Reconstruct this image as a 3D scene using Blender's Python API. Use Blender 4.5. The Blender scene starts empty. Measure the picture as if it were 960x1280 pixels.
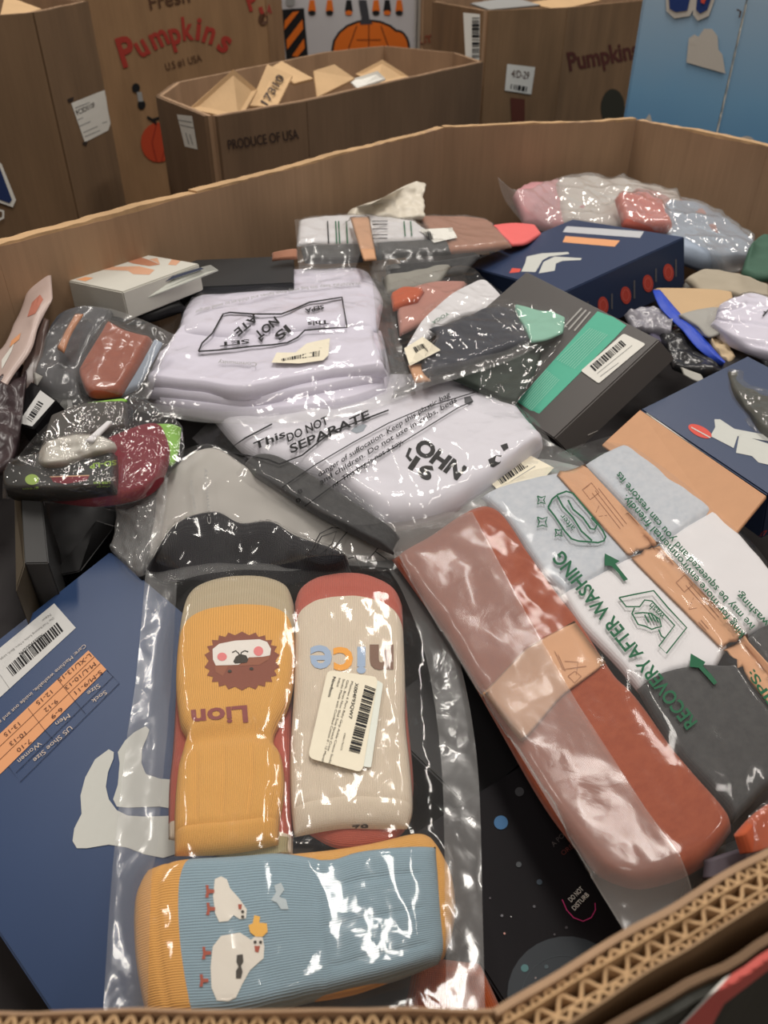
import bpy, bmesh, math, random
import numpy as np
from mathutils import Vector, Matrix, noise
from mathutils.bvhtree import BVHTree
from mathutils.geometry import tessellate_polygon
random.seed(7)
S = bpy.context.scene
C = S.collection
R = math.radians

# ------------------------------------------------------------ camera
PITCH = R(35.5); F = 960.0; CZ = 1.21
cam_d = bpy.data.cameras.new('camera'); cam = bpy.data.objects.new('camera', cam_d); C.objects.link(cam)
cam.location = (0, 0, CZ); cam.rotation_euler = (math.pi/2 - PITCH, 0, 0)
cam_d.sensor_fit = 'VERTICAL'; cam_d.sensor_height = 36; cam_d.lens = 36*F/1280
cam_d.clip_start = .01
cam_d.dof.use_dof = True; cam_d.dof.focus_distance = .52; cam_d.dof.aperture_fstop = 13
S.camera = cam
CAM = Vector((0, 0, CZ))

# ------------------------------------------------------------ view, world, lights
S.view_settings.view_transform = 'Standard'; S.view_settings.look = 'None'
S.view_settings.gamma = 1; S.view_settings.use_curve_mapping = False
S.view_settings.exposure = 0.0
w = bpy.data.worlds.new('world'); S.world = w; w.use_nodes = True
w.node_tree.nodes['Background'].inputs[0].default_value = (1.0, .92, .86, 1)
w.node_tree.nodes['Background'].inputs[1].default_value = .17
def area(loc, sx, sy, power, col=(1, .94, .87), rot=(0, 0, 0)):
    d = bpy.data.lights.new('ceiling_lamp', 'AREA'); d.shape = 'RECTANGLE'; d.size = sx; d.size_y = sy
    d.energy = power; d.color = col
    o = bpy.data.objects.new('ceiling_lamp', d); C.objects.link(o); o.location = loc; o.rotation_euler = rot
    return o
for x in (-2.2, 0.2, 2.4):
    for y in (1.5, 3.6):
        area((x, y, 4.2), .25, 1.4, 26)
area((.5, .9, 4.2), .3, 1.4, 34)
area((-.5, -1.9, 4.2), .25, 1.4, 26)
area((1.6, -1.9, 4.2), .25, 1.4, 14)

# ------------------------------------------------------------ pixels and the world
sP, cP = math.sin(PITCH), math.cos(PITCH)
def ray(px, py):
    X = px-480; V = py-640
    return Vector((X, F*cP - V*sP, -F*sP - V*cP))
def W(px, py, z):
    d = ray(px, py); s = (z-CZ)/d.z
    return CAM + d*s
def WY(px, py, y):
    d = ray(px, py); return CAM + d*(y/d.y)
def proj(p):
    v = p-CAM
    dep = v.y*cP - v.z*sP; up = v.y*sP + v.z*cP
    return 480 + F*v.x/dep, 640 - F*up/dep

# ------------------------------------------------------------ materials
MATS = {}
def newmat(name):
    m = bpy.data.materials.new(name); m.use_nodes = True
    nt = m.node_tree; return m, nt, nt.nodes, nt.links, nt.nodes['Principled BSDF']
def lin(c):
    return tuple((x/255/12.92 if x/255 <= .04045 else ((x/255+.055)/1.055)**2.4) for x in c) + (1,)
def plain(name, rgb, rough=.6, var=.08, scale=60, bump=.1, spec=.25, coat=0):
    if name in MATS: return MATS[name]
    m, nt, N, L, b = newmat(name)
    tc = N.new('ShaderNodeTexCoord'); n = N.new('ShaderNodeTexNoise'); n.inputs['Scale'].default_value = scale; n.inputs['Detail'].default_value = 5
    L.new(tc.outputs['Object'], n.inputs['Vector'])
    mx = N.new('ShaderNodeMix'); mx.data_type = 'RGBA'; c = lin(rgb)
    mx.inputs[6].default_value = tuple(x*(1-var) for x in c[:3])+(1,); mx.inputs[7].default_value = tuple(min(1, x*(1+var)) for x in c[:3])+(1,)
    L.new(n.outputs['Fac'], mx.inputs[0]); L.new(mx.outputs[2], b.inputs['Base Color'])
    b.inputs['Roughness'].default_value = rough; b.inputs['Specular IOR Level'].default_value = spec
    if coat: b.inputs['Coat Weight'].default_value = coat; b.inputs['Coat Roughness'].default_value = .15
    if bump:
        bp = N.new('ShaderNodeBump'); bp.inputs['Strength'].default_value = bump; bp.inputs['Distance'].default_value = .001
        L.new(n.outputs['Fac'], bp.inputs['Height']); L.new(bp.outputs[0], b.inputs['Normal'])
    MATS[name] = m; return m
def card(name, rgb, wear=.18):
    if name in MATS: return MATS[name]
    m, nt, N, L, b = newmat(name)
    tc = N.new('ShaderNodeTexCoord')
    mp = N.new('ShaderNodeMapping'); mp.inputs['Scale'].default_value = (5, 5, 1.6); L.new(tc.outputs['Object'], mp.inputs[0])
    n = N.new('ShaderNodeTexNoise'); n.inputs['Scale'].default_value = 2.4; n.inputs['Detail'].default_value = 7; L.new(mp.outputs[0], n.inputs['Vector'])
    mp2 = N.new('ShaderNodeMapping'); mp2.inputs['Scale'].default_value = (160, 160, 9); L.new(tc.outputs['Object'], mp2.inputs[0])
    n2 = N.new('ShaderNodeTexNoise'); n2.inputs['Scale'].default_value = 1; n2.inputs['Detail'].default_value = 3; L.new(mp2.outputs[0], n2.inputs['Vector'])
    ad = N.new('ShaderNodeMath'); ad.operation = 'MULTIPLY_ADD'; ad.inputs[1].default_value = .35; L.new(n2.outputs['Fac'], ad.inputs[0]); L.new(n.outputs['Fac'], ad.inputs[2])
    mr = N.new('ShaderNodeMapRange'); mr.inputs[1].default_value = .45; mr.inputs[2].default_value = .95; L.new(ad.outputs[0], mr.inputs[0])
    mx = N.new('ShaderNodeMix'); mx.data_type = 'RGBA'; c = lin(rgb)
    mx.inputs[6].default_value = tuple(x*(1-wear) for x in c[:3])+(1,); mx.inputs[7].default_value = tuple(x*(1+wear) for x in c[:3])+(1,)
    L.new(mr.outputs[0], mx.inputs[0]); L.new(mx.outputs[2], b.inputs['Base Color'])
    b.inputs['Roughness'].default_value = .75; b.inputs['Specular IOR Level'].default_value = .25
    bp = N.new('ShaderNodeBump'); bp.inputs['Strength'].default_value = .25; bp.inputs['Distance'].default_value = .002
    L.new(ad.outputs[0], bp.inputs['Height']); L.new(bp.outputs[0], b.inputs['Normal'])
    MATS[name] = m; return m
def knit(name, rgb, period=.0011, axis=0, var=.25, rough=.85, bump=.55, heather=None, fold=0):
    """ribbed cloth; uv is in metres"""
    if name in MATS: return MATS[name]
    m, nt, N, L, b = newmat(name)
    uv = N.new('ShaderNodeUVMap'); sx = N.new('ShaderNodeSeparateXYZ'); L.new(uv.outputs[0], sx.inputs[0])
    n0 = N.new('ShaderNodeTexNoise'); n0.inputs['Scale'].default_value = 60; L.new(uv.outputs[0], n0.inputs['Vector'])
    def wave(out, per, warp):
        a = N.new('ShaderNodeMath'); a.operation = 'MULTIPLY_ADD'; a.inputs[1].default_value = warp; L.new(n0.outputs['Fac'], a.inputs[0]); L.new(out, a.inputs[2])
        mu = N.new('ShaderNodeMath'); mu.operation = 'MULTIPLY'; mu.inputs[1].default_value = 2*math.pi/per; L.new(a.outputs[0], mu.inputs[0])
        s = N.new('ShaderNodeMath'); s.operation = 'SINE'; L.new(mu.outputs[0], s.inputs[0]); return s.outputs[0]
    w1 = wave(sx.outputs[axis], period, period*.8); w2 = wave(sx.outputs[1-axis], period*.7, period*.5)
    a = N.new('ShaderNodeMath'); a.operation = 'MULTIPLY_ADD'; a.inputs[1].default_value = .35; L.new(w2, a.inputs[0]); L.new(w1, a.inputs[2])
    mr = N.new('ShaderNodeMapRange'); mr.inputs[1].default_value = -1.3; mr.inputs[2].default_value = 1.0; L.new(a.outputs[0], mr.inputs[0])
    mx = N.new('ShaderNodeMix'); mx.data_type = 'RGBA'; c = lin(rgb)
    mx.inputs[6].default_value = tuple(x*(1-var) for x in c[:3])+(1,); mx.inputs[7].default_value = c
    L.new(mr.outputs[0], mx.inputs[0]); out = mx.outputs[2]
    if heather:
        n = N.new('ShaderNodeTexNoise'); n.inputs['Scale'].default_value = 140; n.inputs['Detail'].default_value = 6; n.inputs['Roughness'].default_value = .7; L.new(uv.outputs[0], n.inputs['Vector'])
        r2 = N.new('ShaderNodeMapRange'); r2.inputs[1].default_value = .38; r2.inputs[2].default_value = .62; L.new(n.outputs['Fac'], r2.inputs[0])
        m2 = N.new('ShaderNodeMix'); m2.data_type = 'RGBA'; m2.inputs[7].default_value = lin(heather); L.new(out, m2.inputs[6])
        L.new(r2.outputs[0], m2.inputs[0]); out = m2.outputs[2]
    L.new(out, b.inputs['Base Color']); b.inputs['Roughness'].default_value = rough; b.inputs['Specular IOR Level'].default_value = .15
    b.inputs['Sheen Weight'].default_value = .15
    bp = N.new('ShaderNodeBump'); bp.inputs['Strength'].default_value = bump; bp.inputs['Distance'].default_value = period*.35
    L.new(a.outputs[0], bp.inputs['Height']); L.new(bp.outputs[0], b.inputs['Normal'])
    MATS[name] = m; return m
def film(name, haze=.05, rough=.085, tint=(1, 1, 1), bump=.22, scale=28, hcol=(.75, .75, .74), diamond=False, refl=.05):
    """thin clear plastic: see-through, a fresnel sheen and a little milky haze"""
    if name in MATS: return MATS[name]
    m, nt, N, L, b = newmat(name); N.remove(b); out = N['Material Output']
    tc = N.new('ShaderNodeTexCoord')
    n = N.new('ShaderNodeTexNoise'); n.inputs['Scale'].default_value = scale; n.inputs['Detail'].default_value = 3; n.inputs['Distortion'].default_value = 1.2
    L.new(tc.outputs['Object'], n.inputs['Vector'])
    v = N.new('ShaderNodeTexVoronoi'); v.feature = 'DISTANCE_TO_EDGE'; v.inputs['Scale'].default_value = scale*.7
    nv = N.new('ShaderNodeVectorMath'); nv.operation = 'MULTIPLY_ADD'; nv.inputs[1].default_value = (.03, .03, .03); L.new(n.outputs['Color'], nv.inputs[0]); L.new(tc.outputs['Object'], nv.inputs[2])
    L.new(nv.outputs[0], v.inputs['Vector'])
    mr = N.new('ShaderNodeMapRange'); mr.inputs[2].default_value = .12; L.new(v.outputs['Distance'], mr.inputs[0])
    ad = N.new('ShaderNodeMath'); ad.operation = 'MULTIPLY_ADD'; ad.inputs[1].default_value = .3; L.new(mr.outputs[0], ad.inputs[0]); L.new(n.outputs['Fac'], ad.inputs[2])
    hgt = ad.outputs[0]; dist = .002
    if diamond:
        ck = N.new('ShaderNodeTexChecker'); ck.inputs['Scale'].default_value = 900; L.new(tc.outputs['Object'], ck.inputs['Vector'])
        a2 = N.new('ShaderNodeMath'); a2.operation = 'MULTIPLY_ADD'; a2.inputs[1].default_value = .35; L.new(ck.outputs['Fac'], a2.inputs[0]); L.new(hgt, a2.inputs[2]); hgt = a2.outputs[0]
    bp = N.new('ShaderNodeBump'); bp.inputs['Strength'].default_value = bump; bp.inputs['Distance'].default_value = dist; L.new(hgt, bp.inputs['Height'])
    ge = N.new('ShaderNodeNewGeometry'); dt = N.new('ShaderNodeVectorMath'); dt.operation = 'DOT_PRODUCT'; L.new(ge.outputs['Incoming'], dt.inputs[0]); L.new(bp.outputs[0], dt.inputs[1])
    ab = N.new('ShaderNodeMath'); ab.operation = 'ABSOLUTE'; L.new(dt.outputs['Value'], ab.inputs[0])
    om = N.new('ShaderNodeMath'); om.operation = 'SUBTRACT'; om.inputs[0].default_value = 1; om.use_clamp = True; L.new(ab.outputs[0], om.inputs[1])
    pw = N.new('ShaderNodeMath'); pw.operation = 'POWER'; pw.inputs[1].default_value = 5; L.new(om.outputs[0], pw.inputs[0])
    tr = N.new('ShaderNodeBsdfTransparent'); tr.inputs[0].default_value = tint+(1,)
    gl = N.new('ShaderNodeBsdfGlossy'); gl.inputs['Roughness'].default_value = rough; L.new(bp.outputs[0], gl.inputs['Normal'])
    df = N.new('ShaderNodeBsdfDiffuse'); df.inputs[0].default_value = hcol+(1,)
    tl = N.new('ShaderNodeBsdfTranslucent'); tl.inputs[0].default_value = hcol+(1,)
    md = N.new('ShaderNodeMixShader'); md.inputs[0].default_value = .35; L.new(df.outputs[0], md.inputs[1]); L.new(tl.outputs[0], md.inputs[2])
    m1 = N.new('ShaderNodeMixShader'); m1.inputs[0].default_value = haze; L.new(tr.outputs[0], m1.inputs[1]); L.new(md.outputs[0], m1.inputs[2])
    fm = N.new('ShaderNodeMath'); fm.operation = 'MULTIPLY_ADD'; fm.inputs[1].default_value = .8; fm.inputs[2].default_value = refl; fm.use_clamp = True; L.new(pw.outputs[0], fm.inputs[0])
    m2 = N.new('ShaderNodeMixShader'); L.new(fm.outputs[0], m2.inputs[0]); L.new(m1.outputs[0], m2.inputs[1]); L.new(gl.outputs[0], m2.inputs[2])
    L.new(m2.outputs[0], out.inputs['Surface'])
    MATS[name] = m; return m
def ink(name, rgb, rough=.6): return plain(name, rgb, rough, .03, 200, 0, .3)

KR = card('kraft board', (150, 122, 92)); KIN = card('kraft board inner', (164, 134, 106)); KD = card('kraft board dark', (116, 92, 70))
KEDGE = card('kraft torn edge', (190, 156, 116)); KPAP = plain('kraft paper band', (206, 158, 122), .7, .06, 90, .1)
NAVY = plain('navy printed card', (44, 66, 104), .38, .05, 20, .03, .5); NAVYD = plain('dark navy card', (44, 60, 92), .4, .05, 20, .03, .5)
CHAR = plain('charcoal card', (78, 74, 72), .45, .04, 30, .05, .3); BLK = plain('black card', (22, 21, 23), .45, .1, 30, .05, .3)
TEAL = ink('teal print', (84, 178, 150)); WHT = ink('white paper', (226, 224, 216)); CREAMP = ink('cream sticker paper', (232, 224, 202))
INK = ink('black ink', (24, 24, 26)); GRN = ink('green ink', (28, 92, 62)); PEACH = ink('peach print', (226, 162, 116)); SOCKP = ink('pale grey print', (200, 202, 196))
REDP = ink('coral print', (214, 84, 72)); GREYT = ink('grey print', (150, 150, 148)); NAVYI = ink('navy ink', (30, 40, 66))
FILM = film('clear film', .04); FILMH = film('slightly milky film', .14, .16); FILMM = film('milky film', .34, .2, hcol=(.56, .53, .51), refl=.025); FILMS = film('textured seal film', .13, .2, scale=30, diamond=True)
FILMC = film('calm film', .05, .1, bump=.14, scale=24, refl=.028)
FILMX = film('crinkled film', .1, .1, bump=.6, scale=50)

# ------------------------------------------------------------ objects
def props(o, label=None, cat=None, group=None, kind=None):
    if label: o['label'] = label
    if cat: o['category'] = cat
    if group: o['group'] = group
    if kind: o['kind'] = kind
    return o
def thing(name, label, cat, loc=(0, 0, 0), group=None):
    o = bpy.data.objects.new(name, None); C.objects.link(o); o.location = loc; o.empty_display_size = .02
    return props(o, label, cat, group)
def mk(name, verts, faces, mat, parent=None, smooth=False, uvs=None):
    me = bpy.data.meshes.new(name)
    off = Vector((0, 0, 0))
    if parent is not None:
        q = parent
        while q is not None: off += q.location; q = q.parent
        verts = [Vector(v)-off for v in verts]
    me.from_pydata([tuple(v) for v in verts], [], faces)
    if uvs is not None:
        ul = me.uv_layers.new(name='UVMap')
        for p in me.polygons:
            for li in p.loop_indices: ul.data[li].uv = uvs[me.loops[li].vertex_index]
    if mat: me.materials.append(mat)
    if smooth: me.polygons.foreach_set('use_smooth', [True]*len(me.polygons))
    me.update()
    o = bpy.data.objects.new(name, me); C.objects.link(o)
    if parent is not None: o.parent = parent
    o['_off'] = tuple(off)
    return o
def bvh_of(objs):
    vs = []; fs = []
    for o in objs:
        k = len(vs); off = Vector(o['_off'])
        vs += [v.co+off for v in o.data.vertices]; fs += [tuple(i+k for i in p.vertices) for p in o.data.polygons]
    return BVHTree.FromPolygons(vs, fs)

# resample a polyline
def resamp(pts, n, smooth=True):
    pts = [np.array(p, float) for p in pts]
    if smooth and len(pts) > 2:
        q = []
        for i in range(len(pts)-1):
            p0 = pts[max(i-1, 0)]; p1 = pts[i]; p2 = pts[i+1]; p3 = pts[min(i+2, len(pts)-1)]
            for t in np.linspace(0, 1, 8, endpoint=False):
                q.append(.5*((2*p1)+(-p0+p2)*t+(2*p0-5*p1+4*p2-p3)*t*t+(-p0+3*p1-3*p2+p3)*t**3))
        q.append(pts[-1]); pts = q
    pts = np.array(pts); d = np.r_[0, np.cumsum(np.linalg.norm(np.diff(pts, axis=0), axis=1))]
    s = np.linspace(0, d[-1], n)
    return np.stack([np.interp(s, d, pts[:, k]) for k in range(pts.shape[1])], 1)
def coons(T, B, Lf, Rt, z, nu, nv, smooth=True):
    """outline seen in the photograph (top and bottom run left to right, sides top to bottom), laid at heights z = TL, TR, BL, BR"""
    T = resamp(T, nu, smooth); B = resamp(B, nu, smooth)
    Lf = resamp([T[0]]+list(Lf)+[B[0]], nv, smooth); Rt = resamp([T[-1]]+list(Rt)+[B[-1]], nv, smooth)
    G = []
    for j in range(nv):
        v = j/(nv-1); row = []
        for i in range(nu):
            u = i/(nu-1)
            p = (1-v)*T[i]+v*B[i]+(1-u)*Lf[j]+u*Rt[j]-((1-u)*(1-v)*T[0]+u*(1-v)*T[-1]+(1-u)*v*B[0]+u*v*B[-1])
            zz = (1-v)*((1-u)*z[0]+u*z[1])+v*((1-u)*z[2]+u*z[3])
            row.append(W(p[0], p[1], zz))
        G.append(row)
    return G
def gnorm(G):
    a = G[0][-1]-G[-1][0]; b = G[-1][-1]-G[0][0]
    n = a.cross(b).normalized()
    if n.dot(CAM-G[len(G)//2][len(G[0])//2]) < 0: n = -n
    return n
def prof(t, e):
    d = min(t, 1-t)/e
    return 1.0 if d >= 1 else math.sqrt(max(0, 1-(1-d)**2))
def ridge(p, f, seed, oct=3):
    s = 0; a = 1
    for k in range(oct):
        q = Vector((p.x*f+seed*3.1, p.y*f-seed*1.7, p.z*f+k*5.3))
        s += a*(1-abs(noise.noise(q))*2)**2; a *= .5; f *= 2.1
    return s/1.75
def soft(name, G, thick, mat, parent=None, amp=.001, freq=30, seed=1, edge=.12, under=.5, hfun=None, flip=False, ev=None):
    nv, nu = len(G), len(G[0]); n = gnorm(G); ev = ev or edge
    du = sum((G[nv//2][i+1]-G[nv//2][i]).length for i in range(nu-1))/(nu-1); dv = sum((G[j+1][nu//2]-G[j][nu//2]).length for j in range(nv-1))/(nv-1)
    vs = []; uv = []; idx = {}
    for j in range(nv):
        for i in range(nu):
            u = i/(nu-1); v = j/(nv-1); e = prof(u, edge)*prof(v, ev)
            p = G[j][i]; nz = noise.noise(Vector((p.x*freq+seed*7, p.y*freq, p.z*freq)))+.5*noise.noise(Vector((p.x*freq*2.3, p.y*freq*2.3+seed, 0)))
            h = thick*e+amp*nz*min(1, e*1.5)
            if hfun: h += hfun(u, v)*min(1, e*1.3)
            vs.append(p+n*h); uv.append((i*du, j*dv))
    fs = [(j*nu+i, j*nu+i+1, (j+1)*nu+i+1, (j+1)*nu+i) for j in range(nv-1) for i in range(nu-1)]
    top = len(vs); mp = {}
    for j in range(nv):
        for i in range(nu):
            if i in (0, nu-1) or j in (0, nv-1): mp[(i, j)] = j*nu+i
            else:
                e = prof(i/(nu-1), edge)*prof(j/(nv-1), ev); mp[(i, j)] = len(vs); vs.append(G[j][i]-n*(thick*under*e)); uv.append((i*du, j*dv))
    fs += [(mp[(i, j)], mp[(i, j+1)], mp[(i+1, j+1)], mp[(i+1, j)]) for j in range(nv-1) for i in range(nu-1)]
    o = mk(name, vs, fs, mat, parent, True, uv)
    bm = bmesh.new(); bm.from_mesh(o.data); bmesh.ops.recalc_face_normals(bm, faces=bm.faces); bm.to_mesh(o.data); bm.free()
    return o
def drape(name, G, over, mat, parent=None, clear=.0012, amp=.002, freq=22, seed=3, puff=0.0, it=14, edge=.06):
    """a plastic sheet lying over the things in `over`, sealed flat at its border"""
    nv, nu = len(G), len(G[0]); n = gnorm(G); t = bvh_of(over) if over else None
    H = np.zeros((nv, nu)); F_ = np.zeros((nv, nu)); E = np.zeros((nv, nu))
    for j in range(nv):
        for i in range(nu):
            e = prof(i/(nu-1), edge)*prof(j/(nv-1), edge); E[j, i] = e
            f = puff*math.sin(math.pi*i/(nu-1))**.7*math.sin(math.pi*j/(nv-1))**.7 if puff else 0
            if t:
                h = t.ray_cast(G[j][i]+n*.12, -n, .14)
                if h[0] is not None: f = max(f, .12-h[3]+clear)
            F_[j, i] = f
    H = F_.copy()
    for k in range(it):
        A = H.copy(); A[1:-1, 1:-1] = (H[:-2, 1:-1]+H[2:, 1:-1]+H[1:-1, :-2]+H[1:-1, 2:])/4
        H = np.maximum(F_, A)
    vs = []; uv = []
    for j in range(nv):
        for i in range(nu):
            p = G[j][i]; r = ridge(p, freq, seed)
            vs.append(p+n*(H[j, i]+amp*r*(.35+.65*E[j, i]))); uv.append((p.x, p.y))
    fs = [(j*nu+i, j*nu+i+1, (j+1)*nu+i+1, (j+1)*nu+i) for j in range(nv-1) for i in range(nu-1)]
    return mk(name, vs, fs, mat, parent, True, uv)
# ---- print laid on a surface: outlines come in photograph pixels, land on the mesh
def lay(t, px, py, off):
    d = ray(px, py).normalized(); h = t.ray_cast(CAM, d)
    if h[0] is None: return None
    return h[0]-d*off
def on(name, t, polys, mat, parent, off=.0006, sub=14, quads=False):
    """polys: list of closed outlines (px); each is filled, cut fine and dropped on the surface"""
    bm = bmesh.new()
    for P in polys:
        try: f = bm.faces.new([bm.verts.new((p[0], p[1], 0)) for p in P])
        except Exception: continue
    bmesh.ops.remove_doubles(bm, verts=bm.verts, dist=.02)
    bm.normal_update()
    bmesh.ops.triangulate(bm, faces=bm.faces, ngon_method='EAR_CLIP')
    return onbm(name, t, bm, mat, parent, off, sub)
def onbm(name, t, bm, mat, parent, off, sub):
    for k in range(6):
        es = [e for e in bm.edges if e.calc_length() > sub]
        if not es: break
        bmesh.ops.subdivide_edges(bm, edges=es, cuts=1)
        bmesh.ops.triangulate(bm, faces=[f for f in bm.faces if len(f.verts) > 3])
    dead = []; ctr = sum((v.co for v in bm.verts), Vector())/max(1, len(bm.verts))
    for v in bm.verts:
        p = lay(t, v.co.x, v.co.y, off); k_ = 0
        while p is None and k_ < 8:
            k_ += 1; q_ = v.co.lerp(ctr, .02*k_*k_**.3 if k_ < 8 else .3); p = lay(t, q_.x, q_.y, off)
        if p is None: dead.append(v)
        else: v.co = p
    bmesh.ops.delete(bm, geom=dead, context='VERTS')
    bm.normal_update(); bm.verts.index_update()
    vs = [v.co.copy() for v in bm.verts]; fs = []
    for f in bm.faces:
        ids = [v.index for v in f.verts]
        if f.normal.dot(CAM-f.verts[0].co) < 0: ids.reverse()
        fs.append(ids)
    bm.free()
    return mk(name, vs, fs, mat, parent)
def strip(pts, wd, closed=False):
    pts = [Vector((p[0], p[1], 0)) for p in pts]; out = []; n = len(pts)
    if closed: pts = pts+[pts[0], pts[1]]; n = len(pts)-1
    L_ = []; R_ = []
    for i in range(n):
        a = pts[i-1] if i > 0 else (pts[-3] if closed else pts[i]); b = pts[i+1] if i < len(pts)-1 else pts[i]
        d = (b-a); d = d.normalized() if d.length > 0 else Vector((1, 0, 0)); q = Vector((-d.y, d.x, 0))*wd/2
        L_.append(pts[i]+q); R_.append(pts[i]-q)
    return [[L_[i], L_[i+1], R_[i+1], R_[i]] for i in range(n-1)]
def lines(name, t, plist, wd, mat, parent, off=.0006, sub=14, closed=False):
    P = []
    for p in plist: P += strip(p, wd, closed)
    return on(name, t, P, mat, parent, off, sub)
TC = {}
def glyphs(body, bold=0.0):
    k = (body, bold)
    if k not in TC:
        cu = bpy.data.curves.new('t', 'FONT'); cu.body = body; cu.offset = bold; cu.resolution_u = 3
        o = bpy.data.objects.new('t', cu); C.objects.link(o); dg = bpy.context.evaluated_depsgraph_get(); dg.update()
        me = o.evaluated_get(dg).to_mesh(); vs = [tuple(v.co) for v in me.vertices]; fs = [tuple(p.vertices) for p in me.polygons]
        o.evaluated_get(dg).to_mesh_clear(); bpy.data.objects.remove(o); bpy.data.curves.remove(cu)
        TC[k] = (vs, fs)
    return TC[k]
def text(name, t, body, a, b, cap, mat, parent, off=.0006, bold=.0, sub=30, flip=False, up=None, arc=0):
    """body written from pixel a to pixel b, capital height cap px; flip puts the letters' tops on the other side"""
    vs, fs = glyphs(body, bold)
    if not vs: return None
    x0 = min(v[0] for v in vs); x1 = max(v[0] for v in vs)
    d = Vector((b[0]-a[0], b[1]-a[1])); L_ = d.length; e = d/L_
    if up is None: u = Vector((e.y, -e.x))*(1 if not flip else -1)
    else: u = Vector(up).normalized()
    bm = bmesh.new(); bv = []
    for v in vs:
        s = (v[0]-x0)/(x1-x0); yy = v[1]/.69*cap
        p = Vector(a)+d*s+u*(yy+arc*4*s*(1-s)); bv.append(bm.verts.new((p.x, p.y, 0)))
    for f in fs:
        try: bm.faces.new([bv[i] for i in f])
        except Exception: pass
    bm.normal_update()
    bmesh.ops.triangulate(bm, faces=bm.faces, ngon_method='EAR_CLIP')
    return onbm(name, t, bm, mat, parent, off, sub)
def barcode(name, t, q, n, mat, parent, off=.0008, seed=1):
    """bars running across quad q (a,b,c,d): from edge a-d to edge b-c"""
    rnd = random.Random(seed); a, b, c, d = [Vector(x) for x in q]; P = []; s = 0; ws = []
    while s < 1:
        k = rnd.choice([1, 1, 2, 3])/(n*2.2); g = rnd.choice([1, 1, 2])/(n*2.2)
        if s+k > 1: break
        P.append([a.lerp(b, s), a.lerp(b, s+k), d.lerp(c, s+k), d.lerp(c, s)]); s += k+g
    return on(name, t, P, mat, parent, off, 60)
def ellipse(cx, cy, rx, ry, n=20, rot=0):
    return [(cx+rx*math.cos(a)*math.cos(rot)-ry*math.sin(a)*math.sin(rot), cy+rx*math.cos(a)*math.sin(rot)+ry*math.sin(a)*math.cos(rot)) for a in [2*math.pi*k/n for k in range(n)]]

# ---- rigid cartons: the pose of a true rectangle that shows those four corners
def rectfit(px, z0, wts=(1, 1, 1, 1), tiltw=60, n0=(0, 0, 1)):
    P = np.array(px, float); w0 = [W(p[0], p[1], z0) for p in px]
    c = sum(w0, Vector())/4; e = (w0[1]-w0[0]); a0 = math.atan2(e.y, e.x)
    x = np.array([c.x, c.y, c.z, a0, 0, 0, ((w0[1]-w0[0]).length+(w0[2]-w0[3]).length)/2, ((w0[3]-w0[0]).length+(w0[2]-w0[1]).length)/2])
    hand = 1 if (w0[1]-w0[0]).cross(w0[3]-w0[0]).z > 0 else -1
    def corners(x):
        M = Matrix.Rotation(x[4], 3, 'X') @ Matrix.Rotation(x[5], 3, 'Y') @ Matrix.Rotation(x[3], 3, 'Z')
        c = Vector(x[:3]); u = M @ Vector((x[6]/2, 0, 0)); v = M @ Vector((0, hand*x[7]/2, 0)); return [c-u-v, c+u-v, c+u+v, c-u+v], M
    def res(x):
        cs, M = corners(x); r = []
        for k in range(4):
            q = proj(cs[k]); r += [wts[k]*(q[0]-P[k, 0]), wts[k]*(q[1]-P[k, 1])]
        r += [(x[2]-z0)*3000, x[4]*tiltw, x[5]*tiltw]
        return np.array(r)
    lam = 1e-2; r = res(x)
    for it in range(60):
        J = np.zeros((len(r), 8))
        for k in range(8):
            h = 1e-5; y = x.copy(); y[k] += h; J[:, k] = (res(y)-r)/h
        A = J.T@J; g = J.T@r
        dx = np.linalg.solve(A+lam*np.diag(np.diag(A)+1e-9), -g); r2 = res(x+dx)
        if (r2**2).sum() < (r**2).sum(): x = x+dx; r = r2; lam *= .4
        else: lam *= 4
    cs, M = corners(x)
    return cs, M, x
def slab(name, cs, t, mat, parent=None, bev=.0012, dirn=None, mats=None):
    n = (cs[1]-cs[0]).cross(cs[3]-cs[0]).normalized()
    if n.z < 0: n = -n
    d = -n*t if dirn is None else dirn
    bm = bmesh.new(); a = [bm.verts.new(c) for c in cs]; b = [bm.verts.new(c+d) for c in cs]
    bm.faces.new(a); bm.faces.new(b[::-1])
    for i in range(4): bm.faces.new((a[i], b[i], b[(i+1) % 4], a[(i+1) % 4]))
    bmesh.ops.recalc_face_normals(bm, faces=bm.faces)
    if bev: bmesh.ops.bevel(bm, geom=bm.edges, offset=bev, segments=2, affect='EDGES')
    bm.verts.index_update(); vs = [v.co.copy() for v in bm.verts]; fs = [[v.index for v in f.verts] for f in bm.faces]; bm.free()
    return mk(name, vs, fs, mat, parent)

# ============================================================ the setting
FLOOR = plain('grey concrete floor', (104, 98, 92), .5, .15, 6, .1); WALLM = plain('painted back wall', (150, 140, 128), .8, .06, 8, .05)
props(mk('floor', [(-4, -2, 0), (4, -2, 0), (4, 6.2, 0), (-4, 6.2, 0)], [(0, 1, 2, 3)], FLOOR), kind='structure')
wb = mk('wall_back', [(-4, 6.2, 0), (4, 6.2, 0), (4, 6.2, 4.6), (-4, 6.2, 4.6), (-4, 6.3, 0), (4, 6.3, 0), (4, 6.3, 4.6), (-4, 6.3, 4.6)],
        [(0, 1, 2, 3), (7, 6, 5, 4), (3, 2, 6, 7), (0, 3, 7, 4), (1, 5, 6, 2)], WALLM); props(wb, kind='structure')

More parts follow.
